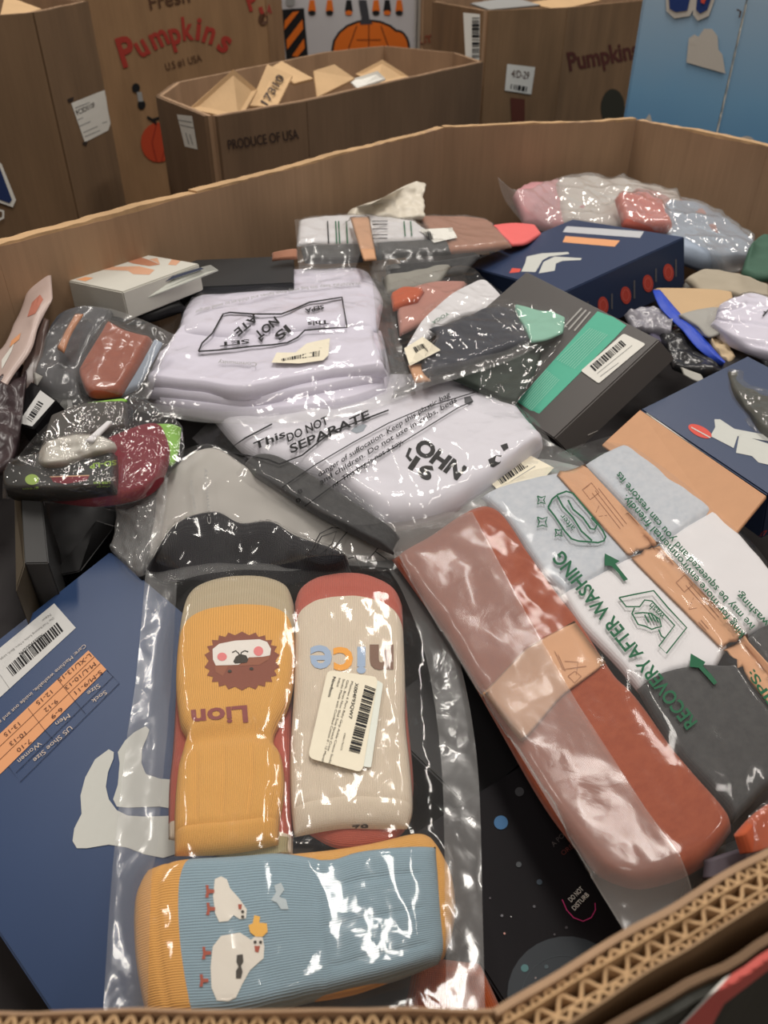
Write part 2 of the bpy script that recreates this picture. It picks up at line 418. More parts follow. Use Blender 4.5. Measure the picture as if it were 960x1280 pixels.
# ============================================================ corrugated bins
def rim_z(x, y, z, amp, s):
    return z + amp*noise.noise(Vector((x*9+s, y*9, 1)))+amp*.5*noise.noise(Vector((x*60+s, y*60, 4)))
def sheet(a, b, n, o0, o1, z0, z1, step, seed, amp, wob=.0006):
    L_ = (b-a).length; k = max(2, int(L_/step)); e = (b-a)/L_; vs = []; fs = []
    for i in range(k+1):
        p = a+e*(L_*i/k); w_ = wob*noise.noise(Vector((p.x*40, p.y*40, seed))); zt = rim_z(p.x, p.y, z1, amp, seed)
        for (q, z) in ((o0, z0), (o0, zt), (o1, zt), (o1, z0)):
            r = p+n*(q+(w_ if z == zt else 0)); vs.append((r.x, r.y, z))
    for i in range(k):
        for j in range(3): fs.append((i*4+j, i*4+j+1, i*4+4+j+1, i*4+4+j))
    fs += [(0, 3, 2, 1), (k*4, k*4+1, k*4+2, k*4+3)]
    return vs, fs
def flutes(a, b, n, o0, o1, z1, pitch, seed, amp, depth=.035, th=.00045):
    L_ = (b-a).length; e = (b-a)/L_; k = int(L_/pitch)*6; vs = []; fs = []
    for i in range(k+1):
        s = L_*i/k; ph = 2*math.pi*i/6+2.6*noise.noise(Vector((s*30, seed, 0))); m = (o0+o1)/2; A = (o1-o0)/2
        y = m+A*(.95-.35*abs(noise.noise(Vector((s*45, seed, 7)))))*math.sin(ph); dy = math.cos(ph); q = Vector((-dy, 1)).normalized()
        p = a+e*s+n*y; t_ = (e*q.x+n*q.y)*th
        zt = rim_z(p.x, p.y, z1-.0006, amp, seed)-.0015*abs(noise.noise(Vector((s*160, seed, 3))))
        for (r, z) in ((p-t_, zt-depth), (p-t_, zt), (p+t_, zt), (p+t_, zt-depth)): vs.append((r.x, r.y, z))
    for i in range(k):
        for j in range(3): fs.append((i*4+j, i*4+j+1, i*4+4+j+1, i*4+4+j))
    return vs, fs
def bin_(label, poly, z1, th, matI, matO, group=None, fine=False, amp=.003, z0=0, detail=()):
    cx = sum(p[0] for p in poly)/len(poly); cy = sum(p[1] for p in poly)/len(poly)
    t = thing('cardboard_bin', label, 'bin', (cx, cy, z0), group); panels = []
    area_ = sum(poly[i][0]*poly[(i+1) % len(poly)][1]-poly[(i+1) % len(poly)][0]*poly[i][1] for i in range(len(poly)))
    sgn = 1 if area_ > 0 else -1
    for i, p in enumerate(poly):
        q = poly[(i+1) % len(poly)]; a = Vector((p[0], p[1], 0)); b = Vector((q[0], q[1], 0)); e = (b-a).normalized(); n = Vector((e.y, -e.x, 0))*sgn
        if fine and i in detail:
            th_l = .0007 if i == 0 else .0018
            vs, fs = sheet(a, b, n, 0, th_l, z0, z1, .004, i, amp); o = mk('wall_panel', vs, fs, matI, t); panels.append(o)
            for (o0, o1, pt) in ((th_l, .0040, .0040), (.0045, .0080, .0064), (.0085, .0104, .0044)):
                vs, fs = flutes(a, b, n, o0, o1, z1-.0008, pt, i+o0*900, amp); mk('flute', vs, fs, KEDGE, o)
            for (o0, o1) in ((.0040, .0045), (.0080, .0085)):
                vs, fs = sheet(a, b, n, o0, o1, z1-.05, z1-.0008, .004, i+o0*500, amp, .0008); mk('middle_liner', vs, fs, KEDGE, o)
            vs, fs = sheet(a-e*.008, b+e*.008, n, .0104, .0111, z0, z1-.001, .004, i+7, amp); mk('outer_liner', vs, fs, matO, o)
        else:
            vs, fs = sheet(a, b, n, 0, th*.5, z0, z1, .012, i, amp); o = mk('wall_panel', vs, fs, matI, t); panels.append(o)
            vs, fs = sheet(a, b, n, th*.5, th, z0, z1-.0006, .012, i+5, amp); mk('outer_liner', vs, fs, matO, o)
            if fine:
                vs, fs = sheet(a, b, n, .0005, th-.0005, z1-.004, z1+.0012, .004, i+9, amp*1.1, .0016); mk('torn_edge', vs, fs, KEDGE, o)
    base = mk('bottom', [(p[0], p[1], z0+.004) for p in poly], [tuple(range(len(poly)))], matI, t)
    return t, panels
INNER = [(-.46, .0815), (.027, .0835), (.112, .126), (.36, .25), (.56, .47), (.61, .86), (.542, 1.18), (.418, 1.411), (.095, 1.336), (-.21, .912), (-.353, .708), (-.5, .5), (-.54, .25)]
main, mp_ = bin_('open eight-sided brown cardboard bin with torn corrugated rim, filled with bagged socks and clothes', INNER, 1.0, .015, KIN, KR, None, True, .0022, 0, (0, 1, 2, 3, 12, 4))
# printed outer sleeve of the bin, torn, just outside its near right side
def sleeve(a, b, n, off, z1, mat, name, parent, amp=.006, z0=.3):
    vs, fs = sheet(Vector(a), Vector(b), Vector(n), off, off+.002, z0, z1, .006, 3, amp, .002); return mk(name, vs, fs, mat, parent)
n1 = Vector((.43, -.9, 0)).normalized(); a1 = Vector((.0, .067, 0)); b1 = Vector((.42, .262, 0))
SLV = plain('dark printed sleeve', (38, 38, 30), .5, .2, 14, .1)
outer = thing('cardboard_sleeve', 'dark printed cardboard sleeve with a torn coral edge outside the near right of the bin', 'sleeve', (.2, .05, .3))
s0 = sleeve(a1, b1, n1, .0118, .998, KD, 'inner_face', outer); s1 = sleeve(a1, b1, n1, .0142, .995, SLV, 'printed_face', outer)
sb = bvh_of([s1])
on('coral_print', sb, [[(1010, 1130), (1010, 1175), (905, 1255), (880, 1300), (835, 1300), (905, 1228), (925, 1205)]], ink('coral strip', (196, 88, 80)), outer, .0022, 8)
on('white_print', sb, [[(1010, 1124), (1010, 1130), (924, 1206), (903, 1230), (835, 1300), (832, 1300), (900, 1228), (920, 1204)]], WHT, outer, .0024, 8)

# ---- low bin with loose flaps behind
P2 = [(-.294, 1.461), (-.158, 1.64), (.25, 2.35), (.20, 2.60), (0, 2.82), (-.165, 2.62), (-.445, 1.91), (-.434, 1.70)]
b2, pn = bin_('low open cardboard bin lettered PRODUCE OF USA with loose kraft flaps inside', P2, 1.0, .014, KIN, KD, None, False, .001)
t2 = bvh_of([o for c in pn for o in c.children] + pn)
text('printed_text', t2, 'PRODUCE OF USA', (286, 187), (374, 173), 12, ink('faded dark ink', (58, 42, 34)), b2, .002, .012)
on('label', t2, [[(221, 143), (240, 145), (247, 187), (231, 183)]], WHT, b2, .002); lines('printed_text', t2, [[(223, 150), (240, 153)], [(225, 156), (242, 160)], [(232, 166), (236, 180)], [(237, 168), (241, 181)]], 1.2, GREYT, b2, .003)
# inner false floor of packed board
mk('inner_tray', [(p[0]*.97, 2.1+(p[1]-2.1)*.97, .86) for p in P2], [tuple(range(8))], KD, b2)
def flap(px, ys, label, mat=KPAP, th=.006, txt=None):
    cs = [WY(p[0], p[1], y) for p, y in zip(px, ys)]
    t = thing('cardboard_flap', label, 'flap', tuple(sum(cs, Vector())/4), 'kraft flaps in the PRODUCE OF USA bin')
    o = slab('panel', cs, th, mat, t, .001)
    if txt:
        b = bvh_of([o]); txt(b, t)
    return t
FLP = card('light kraft flap', (206, 172, 130), .08)
flap([(236, 136), (292, 86), (322, 112), (300, 150)], [1.66, 1.78, 1.84, 1.7], 'pale triangular kraft flap at the left end of the low bin', FLP)
flap([(312, 132), (334, 80), (366, 94), (346, 134)], [1.78, 1.95, 1.98, 1.8], 'tall kraft flap stamped 17310 leaning in the low bin', FLP, .006,
     lambda b, t: text('printed_text', b, '17310', (334, 132), (356, 97), 10, ink('stamp ink', (70, 56, 46)), t, .001, .02))
flap([(338, 84), (352, 76), (392, 98), (368, 104)], [2.02, 2.08, 2.05, 1.98], 'narrow kraft flap folded over behind the stamped one', FLP)
flap([(392, 88), (418, 80), (444, 98), (396, 122)], [2.1, 2.15, 2.16, 2.02], 'square kraft flap upright in the middle of the low bin', FLP)
flap([(444, 92), (478, 74), (512, 96), (470, 106)], [2.25, 2.3, 2.32, 2.2], 'kraft flap bent open at the right of the low bin', FLP)
flap([(436, 100), (472, 88), (482, 98), (446, 110)], [2.2, 2.22, 2.22, 2.15], 'small white-edged flap at the right of the low bin', WHT)

# ---- tall bins behind
Pl = [(-.654, 2.0), (-.59, 1.51), (-.72, 1.2), (-1.1, 1.0), (-1.5, 1.2), (-1.6, 1.8), (-1.3, 2.2), (-.9, 2.3)]
bl, pn = bin_('plain brown cardboard bin with a taped white shipping label at the left edge', Pl, 1.145, .012, KIN, card('brown board dark', (116, 92, 68)), None, False, .001)  # one even, darker brown for this bin's board
tl_ = bvh_of([o for c in pn for o in c.children])
on('shipping_label', tl_, [[(89, 129), (131, 112), (145, 158), (106, 178)]], WHT, bl, .003)
for q in ([(128, 108), (133, 108), (133, 113), (127, 112)], [(84, 124), (92, 121), (92, 126), (86, 128)], [(140, 160), (148, 158), (147, 163), (142, 164)], [(103, 178), (110, 176), (108, 182), (104, 181)]): on('tape_corner', tl_, [q], BLK, bl, .004)
text('printed_text', tl_, 'FC3D010P', (97, 144), (120, 133), 6, INK, bl, .004, .01)
lines('printed_text', tl_, [[(94, 135), (112, 128)], [(97, 150), (104, 147)], [(99, 158), (113, 152)], [(104, 166), (122, 158)], [(128, 154), (134, 152)], [(106, 171), (125, 163)]], 1.1, GREYT, bl, .004)
on('blue_sign_border', tl_, [[(-10, 195), (2, 205), (20, 250), (16, 259), (-10, 250)]], WHT, bl, .003); on('blue_sign', tl_, [[(-10, 200), (0, 210), (15, 250), (12, 254), (-10, 246)]], ink('sign blue', (36, 52, 96)), bl, .004)
lines('white_letter', tl_, [[(-4, 262), (4, 264), (4, 272), (-4, 276)]], 3, WHT, bl, .004)
mk('inner_tray', [(-1.08+(p[0]+1.08)*.97, 1.68+(p[1]-1.68)*.97, 1.09) for p in Pl], [tuple(range(8))], KD, bl)
cs = [WY(0, 20, 1.55), WY(26, 18, 1.6), WY(52, 11, 1.75), WY(6, -6, 1.85)]
ft = thing('cardboard_flap', 'pale kraft sheet lying on top of the left bin', 'flap', tuple(cs[0])); slab('panel', cs, .004, FLP, ft, .0005)

Pf = [(-1.42, 2.40), (-.42, 3.2), (-.40, 3.5), (-.9, 3.9), (-1.7, 3.5), (-1.9, 2.9)]
bf, pn = bin_('tall brown bin printed Fresh Pumpkins in red script with a painted pumpkin', Pf, 1.62, .012, KIN, card('brown board warm', (146, 114, 82)), None, False, .001)
tf = bvh_of([o for c in pn for o in c.children])
RED1 = ink('dull red print', (158, 54, 44)); DK = ink('faded print', (84, 56, 38))
text('printed_text', tf, 'Fresh', (188, 12), (238, 2), 17, DK, bf, .003, .01)
import itertools
pos = [(154, 84, -.30), (176, 72, -.5), (193, 62, -.42), (215, 56, -.3), (229, 50, -.1), (244, 49, .1), (252, 51, .3), (270, 60, .5)]
for ch, (x, y, an) in zip('Pumpkins', pos):
    wd = {'P': 20, 'm': 22, 'i': 6}.get(ch, 14); cp = 36 if ch == 'P' else 28
    e = (math.cos(an), math.sin(an)); text('printed_letter', tf, ch, (x, y), (x+e[0]*wd, y+e[1]*wd), cp, RED1, bf, .003, .03)
text('printed_text', tf, 'U.S #1 USA', (208, 88), (253, 76), 9, DK, bf, .003, .01)
on('painted_pumpkin', tf, [ellipse(198, 178, 22, 25)], ink('pumpkin red', (176, 66, 38)), bf, .003); lines('painted_stem', tf, [[(184, 146), (192, 151), (196, 156)], [(190, 150), (200, 147)]], 3, INK, bf, .004)
on('pumpkin_rib', tf, strip([(196, 154), (190, 178), (196, 202)], 1.2)+strip([(200, 154), (208, 178), (202, 202)], 1.2), ink('pumpkin rib', (138, 44, 30)), bf, .004)
on('printed_mark', tf, [ellipse(170, 110, 5, 6), ellipse(177, 131, 5, 6)], INK, bf, .003); on('printed_mark', tf, [[(171, 115), (177, 115), (179, 127), (173, 127)]], GREYT, bf, .0035); on('printed_mark', tf, [[(209, 208), (217, 207), (221, 229), (214, 231)]], INK, bf, .003)
text('printed_letter', tf, 'P', (312, 14), (325, 10), 24, RED1, bf, .003, .03); text('printed_letter', tf, 'u', (326, 20), (340, 16), 16, RED1, bf, .003, .03); on('printed_mark', tf, [ellipse(329, 24, 6, 8)], DK, bf, .003)

Ph = [(-.60, 4.15), (.14, 4.15), (.16, 4.6), (-.60, 4.6)]
bh, pn = bin_('white autumn display carton with a big orange pumpkin and striped sign', Ph, 1.7, .01, WHT, plain('white display card', (196, 194, 196), .6, .03, 10, 0), None, False, .0)
th_ = bvh_of([o for c in pn for o in c.children])
OR = ink('orange print', (222, 112, 32))
on('striped_sign', th_, [[(352, 12), (380, 10), (385, 70), (358, 74)]], INK, bh, .003)
on('orange_stripe', th_, [[(355, 38), (356, 26), (366, 15), (374, 14)], [(359, 62), (358, 50), (378, 24), (379, 36)], [(365, 70), (380, 48), (381, 60), (372, 71)]], OR, bh, .004)
on('pumpkin_outline', th_, [ellipse(461, 62, 47, 38), ellipse(497, 62, 16, 25)], INK, bh, .003); on('pumpkin', th_, [ellipse(461, 62, 44, 35)], OR, bh, .005); on('pumpkin', th_, [ellipse(497, 62, 13, 22)], OR, bh, .0045)
lines('pumpkin_rib', th_, [[(446, 32), (436, 60), (440, 90)], [(461, 28), (461, 90)], [(476, 32), (486, 60), (482, 90)], [(446, 50), (476, 50)]], 1.4, ink('rib brown', (112, 50, 20)), bh, .006)
on('pumpkin_stem', th_, [[(448, 0), (458, 0), (462, 24), (466, 30), (450, 31), (452, 22)]], ink('stem grey', (60, 60, 66)), bh, .006)
for x, c in ((390, OR), (412, OR), (436, INK), (470, OR), (484, INK), (499, OR)):
    on('hanging_shape', th_, [[(x-3, 0), (x+3, 0), (x+5, 14), (x-5, 14)]], c, bh, .004); on('hanging_shape_tip', th_, [ellipse(x, 16, 4.5, 3)], INK if c is OR else OR, bh, .005)
on('hanging_shape', th_, [ellipse(363, 2, 6, 6)], GREYT, bh, .004)

Pd = [(.17, 3.95), (1.0, 4.2), (.9, 4.7), (.2, 4.6)]
bd, pn = bin_('brown bin with faded red lettering partly hidden behind the dark bin', Pd, 1.55, .012, KIN, card('brown board mid', (128, 100, 74)), None, False, .001)
td = bvh_of([o for c in pn for o in c.children]); text('printed_text', td, 'Pumpkins', (512, 57), (582, 46), 14, ink('faded red', (120, 62, 44)), bd, .003, .02)
Pc = [(.285, 2.56), (.54, 2.75), (1.05, 3.5), (.85, 3.9), (.4, 3.7), (.18, 3.2)]
bc, pn = bin_('dark brown bin with a white barcode label and a shaded printed side', Pc, 1.105, .012, KIN, card('brown board c', (130, 102, 74)), None, False, .001)
tc_ = bvh_of([o for c in pn for o in c.children])
on('barcode_label', tc_, [[(634, 80), (669, 84), (664, 118), (631, 113)]], WHT, bc, .003); barcode('barcode', tc_, [(639, 105), (661, 109), (660, 115), (638, 111)], 8, INK, bc, .004); text('printed_text', tc_, '4/D-29', (639, 96), (661, 99), 9, DK, bc, .004, .01)
text('printed_text', tc_, 'Pumpkins', (712, 88), (800, 72), 22, ink('dark red print', (84, 34, 26)), bc, .003, .03)
on('printed_mark', tc_, [ellipse(766, 135, 15, 24), ellipse(798, 132, 13, 18)], ink('dark green print', (40, 42, 30)), bc, .003); on('printed_mark', tc_, [[(638, 122), (656, 124), (656, 155), (640, 155)]], ink('dull red mark', (96, 50, 38)), bc, .003)
lb = [WY(579, 16, 2.5), WY(600, 18, 2.5), WY(599, 77, 2.5), WY(582, 74, 2.5)]
lt = thing('hanging_label', 'long white barcode label hanging beside the dark bin', 'label', tuple(lb[0])); lo = slab('card', lb, .003, WHT, lt, .0005, Vector((0, .003, 0)))
barcode('barcode', bvh_of([lo]), [(590, 22), (590, 72), (599, 72), (599, 22)], 20, INK, lt, .001)
for k, (q, y, lab) in enumerate((([(588, 4), (640, -4), (676, 6), (612, 12)], 2.75, 'grey-white paper scrap on top of the dark bin'), ([(655, 4), (720, -6), (752, 0), (700, 12)], 2.95, 'kraft flap folded over the top of the dark bin'))):
    cs = [WY(p[0], p[1], y+d) for p, d in zip(q, (0, .1, .1, 0))]; f_ = thing('cardboard_flap', lab, 'flap', tuple(cs[0])); slab('panel', cs, .005, FLP if k else GREYT, f_, .0005)

# ---- blue printed bin
Pb = [(.565, 1.97), (.712, 1.80), (1.15, 1.5), (1.7, 1.9), (1.6, 2.4), (.9, 2.5)]
m, nt, N, L, b = newmat('sky blue printed board'); tc = N.new('ShaderNodeTexCoord'); sx = N.new('ShaderNodeSeparateXYZ'); L.new(tc.outputs['Object'], sx.inputs[0])
n = N.new('ShaderNodeTexNoise'); n.inputs['Scale'].default_value = 9; L.new(tc.outputs['Object'], n.inputs['Vector']); a = N.new('ShaderNodeMath'); a.operation = 'MULTIPLY_ADD'; a.inputs[1].default_value = .04; L.new(n.outputs['Fac'], a.inputs[0]); L.new(sx.outputs['Z'], a.inputs[2])
cr = N.new('ShaderNodeValToRGB'); mr = N.new('ShaderNodeMapRange'); mr.inputs[1].default_value = .78; mr.inputs[2].default_value = 1.3; L.new(a.outputs[0], mr.inputs[0]); L.new(mr.outputs[0], cr.inputs[0])
cr.color_ramp.elements[0].color = lin((58, 126, 184)); cr.color_ramp.elements[1].color = lin((184, 200, 212)); e = cr.color_ramp.elements.new(.42); e.color = lin((124, 174, 212))
L.new(cr.outputs[0], b.inputs['Base Color']); b.inputs['Roughness'].default_value = .45
bb, pn = bin_('sky-blue printed cardboard bin with white clouds and blue lettering at right', Pb, 1.6, .012, KIN, m, None, False, .0)
tb = bvh_of([o for c in pn for o in c.children])
CLD = ink('cloud print', (206, 200, 190))
on('printed_cloud', tb, [[(858, 78), (861, 48), (868, 43), (873, 46), (880, 36), (890, 36), (897, 45), (898, 62), (903, 68), (907, 92)]], CLD, bb, .003)
on('printed_cloud', tb, [ellipse(933, 181, 12, 11)], CLD, bb, .003); on('printed_cloud', tb, [[(806, 150), (812, 142), (816, 154)]], CLD, bb, .003)
lines('white_seam', tb, [[(935, -5), (896, 167)]], 2.2, WHT, bb, .003, 10)
on('letter_outline', tb, [[(832, -8), (833, 14), (843, 23), (862, 20), (868, 10), (870, -8)], [(868, -8), (866, 18), (872, 26), (886, 20), (896, -8)]], CLD, bb, .003)
on('blue_letter', tb, [[(836, -8), (837, 11), (845, 15), (859, 13), (864, -8)], [(872, -8), (870, 12), (875, 17), (884, 12), (891, -8)]], ink('letter blue', (36, 60, 120)), bb, .0045)
on('red_print', tb, [[(876, -8), (876, 3), (880, 5), (886, -8)]], REDP, bb, .006)
on('brand_scuff', tb, strip([(921, 12), (926, 14), (924, 22)], 2), DK, bb, .004)

# ============================================================ the pile
def Q(ox, oy, s):
    def f(*pts): return [(ox+x/s, oy+y/s) for x, y in pts]
    return f
def cen(G): return tuple(G[len(G)//2][len(G[0])//2])
def cloth(name, label, cat, T, B, Lf, Rt, z, thick, mat, n=(28, 28), group=None, **k):
    G = coons(T, B, Lf, Rt, z, n[0], n[1]); o = soft(name, G, thick, mat, None, **k); props(o, label, cat, group); return o
def bag(name, label, T, B, Lf, Rt, z, over, mat=FILM, n=(70, 70), group=None, **k):
    G = coons(T, B, Lf, Rt, z, n[0], n[1]); t = thing(name, label, 'bag', cen(G), group)
    f = drape('film', G, over, mat, t, **k); return t, f, G
def back_sheet(G, t, mat, d=.003):
    n = gnorm(G); st = 3; vs = [G[j][i]-n*d for j in range(0, len(G), st) for i in range(0, len(G[0]), st)]
    a = len(range(0, len(G), st)); b_ = len(range(0, len(G[0]), st))
    return mk('back_film', vs, [(j*b_+i, j*b_+i+1, (j+1)*b_+i+1, (j+1)*b_+i) for j in range(a-1) for i in range(b_-1)], mat, t, True)
def band_of(G, i0, i1, j0, j1, name, mat, t, o, lift=.0007):
    """a strip of an existing film mesh, as its own seam part"""
    nu = len(G[0]); off = Vector(o['_off']); V = [v.co+off for v in o.data.vertices]; n = gnorm(G); vs = []; 
    for j in range(j0, j1+1):
        for i in range(i0, i1+1): vs.append(V[j*nu+i]+n*lift)
    w_ = i1-i0+1; fs = [(j*w_+i, j*w_+i+1, (j+1)*w_+i+1, (j+1)*w_+i) for j in range(j1-j0) for i in range(w_-1)]
    return mk(name, vs, fs, mat, t, True, [(v.x, v.y) for v in vs])
def split(o, nu, nv, fn, specs, parent):
    """cut a soft mesh into parts by cell; specs: key -> (name, material)"""
    me = o.data; off = Vector(o['_off']); uvl = me.uv_layers[0].data; K = (nu-1)*(nv-1); out = {}
    V = [v.co+off for v in me.vertices]; uv = {}
    for p in me.polygons:
        for li in p.loop_indices: uv[me.loops[li].vertex_index] = tuple(uvl[li].uv)
    groups = {}
    for k, p in enumerate(me.polygons):
        c = k % K; groups.setdefault(fn((c % (nu-1)+.5)/(nu-1), (c//(nu-1)+.5)/(nv-1)), []).append(tuple(p.vertices))
    for key, fs in groups.items():
        ids = sorted({i for f in fs for i in f}); mp = {i: k for k, i in enumerate(ids)}
        out[key] = mk(specs[key][0], [V[i] for i in ids], [tuple(mp[i] for i in f) for f in fs], specs[key][1], parent, True, [uv[i] for i in ids])
    bpy.data.objects.remove(o); return out

# ---- the heap under everything
HEAP = plain('dark mixed clothing', (40, 37, 38), .7, .5, 9, .3)
vs = []; fs = []; idx = {}
def inside(x, y, P, m=.012):
    c = False; n = len(P)
    for i in range(n):
        a = P[i]; b = P[(i+1) % n]
        if (a[1] > y) != (b[1] > y) and x < (b[0]-a[0])*(y-a[1])/(b[1]-a[1])+a[0]: c = not c
        dx, dy = b[0]-a[0], b[1]-a[1]; t = max(0, min(1, ((x-a[0])*dx+(y-a[1])*dy)/(dx*dx+dy*dy)))
        if math.hypot(x-a[0]-t*dx, y-a[1]-t*dy) < m: return False
    return c
def heap_z(x, y):
    t = max(0, min(1, (-x+y*.5-.2)/.6)); return .748+.117*t*t*(3-2*t)
NX, NY = 120, 140
for j in range(NY):
    for i in range(NX):
        x = -.54+1.16*i/(NX-1); y = .07+1.36*j/(NY-1)
        if inside(x, y, INNER): idx[(i, j)] = len(vs); vs.append((x, y, heap_z(x, y)+.022*noise.noise(Vector((x*9, y*9, 2)))+.01*noise.noise(Vector((x*28, y*28, 5)))))
for j in range(NY-1):
    for i in range(NX-1):
        k = [(i, j), (i+1, j), (i+1, j+1), (i, j+1)]
        if all(q in idx for q in k): fs.append([idx[q] for q in k])
props(mk('clothing_heap', vs, fs, HEAP, None, True), 'dark jumble of clothes and packets filling the bin beneath the visible packs', 'clothing', None, 'stuff')

# ---- navy sock carton, near left
def carton(label, px, z0, t, mat, wts=(1, 1, 1, 1), tiltw=60, dirn=None, group=None, name='sock_box', cat='box'):
    cs, M, x = rectfit(px, z0, wts, tiltw)
    th = thing(name, label, cat, tuple(sum(cs, Vector())/4), group)
    o = slab('carton', cs, t, mat, th, .0012, dirn); return th, o, bvh_of([o]), cs
bx, bo, bt, bcs = carton('navy sock box at the near left printed with a peach size table and pale socks', [(137, 687), (380, 973), (142, 1374), (-160, 929)], .817, .03, NAVY, (1, .12, .12, .5), 40)
q = Q(0, 740, 4.8)
on('barcode_sticker', bt, [q((325, 68), (455, 215), (0, 632), (-180, 792), (-310, 630), (0, 335))], ink('cool sticker paper', (206, 206, 204)), bx, .0005)
barcode('barcode', bt, q((38, 452), (345, 178), (383, 230), (78, 505)), 46, INK, bx, .0009, 3)
lines('sticker_fold', bt, [q((0, 495), (60, 582))], .5, GREYT, bx, .0009)
text('printed_text', bt, 'New', q((300, 128))[0], q((248, 168))[0], 3.2, GREYT, bx, .0009); text('printed_text', bt, 'X00339GUZPN', q((252, 248))[0], q((112, 366))[0], 3.6, INK, bx, .0009, .005)
text('printed_text', bt, 'Day Trail Running Socks, 4 Pairs, Black, Large', q((318, 150))[0], q((0, 400))[0], 2.6, GREYT, bx, .0009)
on('size_table', bt, [q((530, 350), (638, 465), (50, 1045), (-120, 1210), (-220, 1090), (0, 850))], PEACH, bx, .0005)
BR = ink('table brown', (96, 62, 50))
lines('table_rule', bt, [q((566, 388), (0, 925), (-180, 1100)), q((602, 427), (20, 985), (-150, 1150)), q((345, 522), (438, 640)), q((168, 697), (268, 828))], .55, BR, bx, .0009)
PKT = ink('pale print', (206, 190, 176))
def sh(p): return (p[0]-1.9, p[1]-2.3)
for s, a, b in (('L-XL/13-15', (545, 378), (352, 535)), ('M-L/10-13', (572, 430), (395, 580)), ('S-M/9-11', (610, 478), (452, 608)), ('12-15', (312, 598), (222, 672)), ('9-12', (345, 652), (270, 715)), ('6-9', (375, 702), (310, 755)), ('13-15', (118, 790), (28, 862)), ('10-13', (155, 845), (62, 915)), ('7-10', (185, 892), (105, 955))):
    text('printed_text', bt, s, sh(q(a)[0]), sh(q(b)[0]), 5, BR, bx, .0010)
for s, a, b, c in (('Sock', (640, 600), (555, 660), 5.2), ('Size', (600, 560), (528, 612), 5.2), ('Men', (418, 740), (338, 795), 5.4), ('Women', (245, 905), (112, 1020), 5.6), ('US Shoe Size', (428, 812), (205, 1015), 5.6), ('Care: Machine washable, inside out and air dry', (515, 322), (-70, 850), 4.4)):
    text('printed_text', bt, s, sh(q(a)[0]), sh(q(b)[0]), c, PKT, bx, .0008)
qq = Q(0, 700, 2.2069)
on('printed_sock', bt, [qq((300, 522), (314, 530), (313, 548), (298, 585), (292, 625), (300, 660), (322, 690), (352, 705), (400, 708), (480, 705), (520, 800), (450, 822), (400, 812), (350, 793), (300, 785), (240, 795), (212, 795), (200, 775), (205, 740), (225, 700), (222, 650), (235, 600), (262, 550))], SOCKP, bx, .0006, 30)
on('printed_sock', bt, [qq((402, 458), (412, 468), (405, 490), (392, 520), (390, 560), (402, 590), (440, 603), (480, 606), (500, 690), (440, 680), (350, 683), (322, 680), (312, 660), (325, 620), (330, 560), (325, 530), (345, 498), (370, 475))], SOCKP, bx, .0006, 30)
lines('table_frame', bt, [q((640, 468), (715, 548), (120, 1140), (50, 1048)), q((438, 640), (512, 730)), q((268, 828), (345, 915)), q((680, 505), (95, 1085))], .6, NAVYI, bx, .0007)

# ---- black printed carton with planets and the plain black one behind it
px_, po, pt_, pcs = carton('black carton printed with small planets and DO NOT DISTURB near the front rim', [(505, 1062), (735, 885), (900, 1125), (672, 1318)], .818, .03, plain('planet black card', (26, 24, 27), .6, .1, 20, .02, .1), (.3, .3, .3, .3), 40, name='planet_box')
q = Q(540, 840, 2.286)
for cx, cy, r, c in ((197, 430, 20, (58, 104, 148)), (250, 342, 13, (66, 66, 70)), (248, 550, 8, (70, 74, 78)), (307, 600, 8, (54, 66, 78)), (200, 696, 4, (110, 110, 116)), (292, 670, 4, (90, 90, 96)), (384, 730, 4, (70, 66, 72)), (265, 846, 11, (78, 120, 122)), (327, 842, 6, (72, 86, 92)), (207, 747, 3, (200, 150, 140)), (226, 699, 2, (180, 180, 180)), (370, 862, 3, (160, 96, 76)), (296, 874, 3, (130, 120, 120)), (166, 646, 3, (80, 74, 80)), (350, 750, 3, (80, 76, 80))):
    e = q((cx, cy))[0]; on('printed_planet', pt_, [ellipse(e[0], e[1], r/2.286, r/2.286)], ink('planet %d' % cx, c), px_, .0006)
on('printed_planet', pt_, [q(*ellipse(385, 920, 170, 165, 30))], ink('big planet', (46, 52, 58)), px_, .0004); on('planet_ring', pt_, strip(q(*ellipse(375, 930, 120, 120, 30)), .8, True), ink('planet ring', (60, 68, 74)), px_, .0006)
text('printed_text', pt_, 'DO NOT', q((398, 658))[0], q((434, 622))[0], 6.2, WHT, px_, .0007, .01); text('printed_text', pt_, 'DISTURB', q((408, 682))[0], q((450, 638))[0], 6.0, WHT, px_, .0007, .01)
lines('pink_arc', pt_, [q((372, 650), (385, 680), (405, 702), (432, 712), (455, 702), (467, 680), (466, 660))], 1.2, ink('pink print', (206, 62, 128)), px_, .0007)
text('printed_text', pt_, 'A POP OF', q((348, 500))[0], q((410, 440))[0], 6, ink('dim print', (84, 78, 78)), px_, .0007); text('printed_text', pt_, 'ORBIT', q((375, 525))[0], q((420, 490))[0], 6, ink('dim red', (100, 46, 40)), px_, .0007)
b2_, b2o, _, _c = carton('plain black carton under the sock bag behind the planet box', [(470, 900), (640, 740), (760, 870), (585, 1010)], .812, .03, BLK, (.3,)*4, 60, name='black_box')

# ---- rust cloth near the front rim
RUST = knit('rust knit', (176, 84, 42), .0012, 0, .2); TERRA = knit('terracotta cotton', (190, 98, 66), .0009, 0, .1, bump=.2); TERRA2 = knit('terracotta garment', (160, 82, 54), .0008, 0, .08, bump=.2, heather=(148, 72, 47))
cloth('folded_garment', 'rust folded garment under the front right corner of the sock bag', 'garment', [(520, 1195), (600, 1205)], [(500, 1290), (640, 1290)], [], [], (.815, .815, .80, .80), .012, RUST)

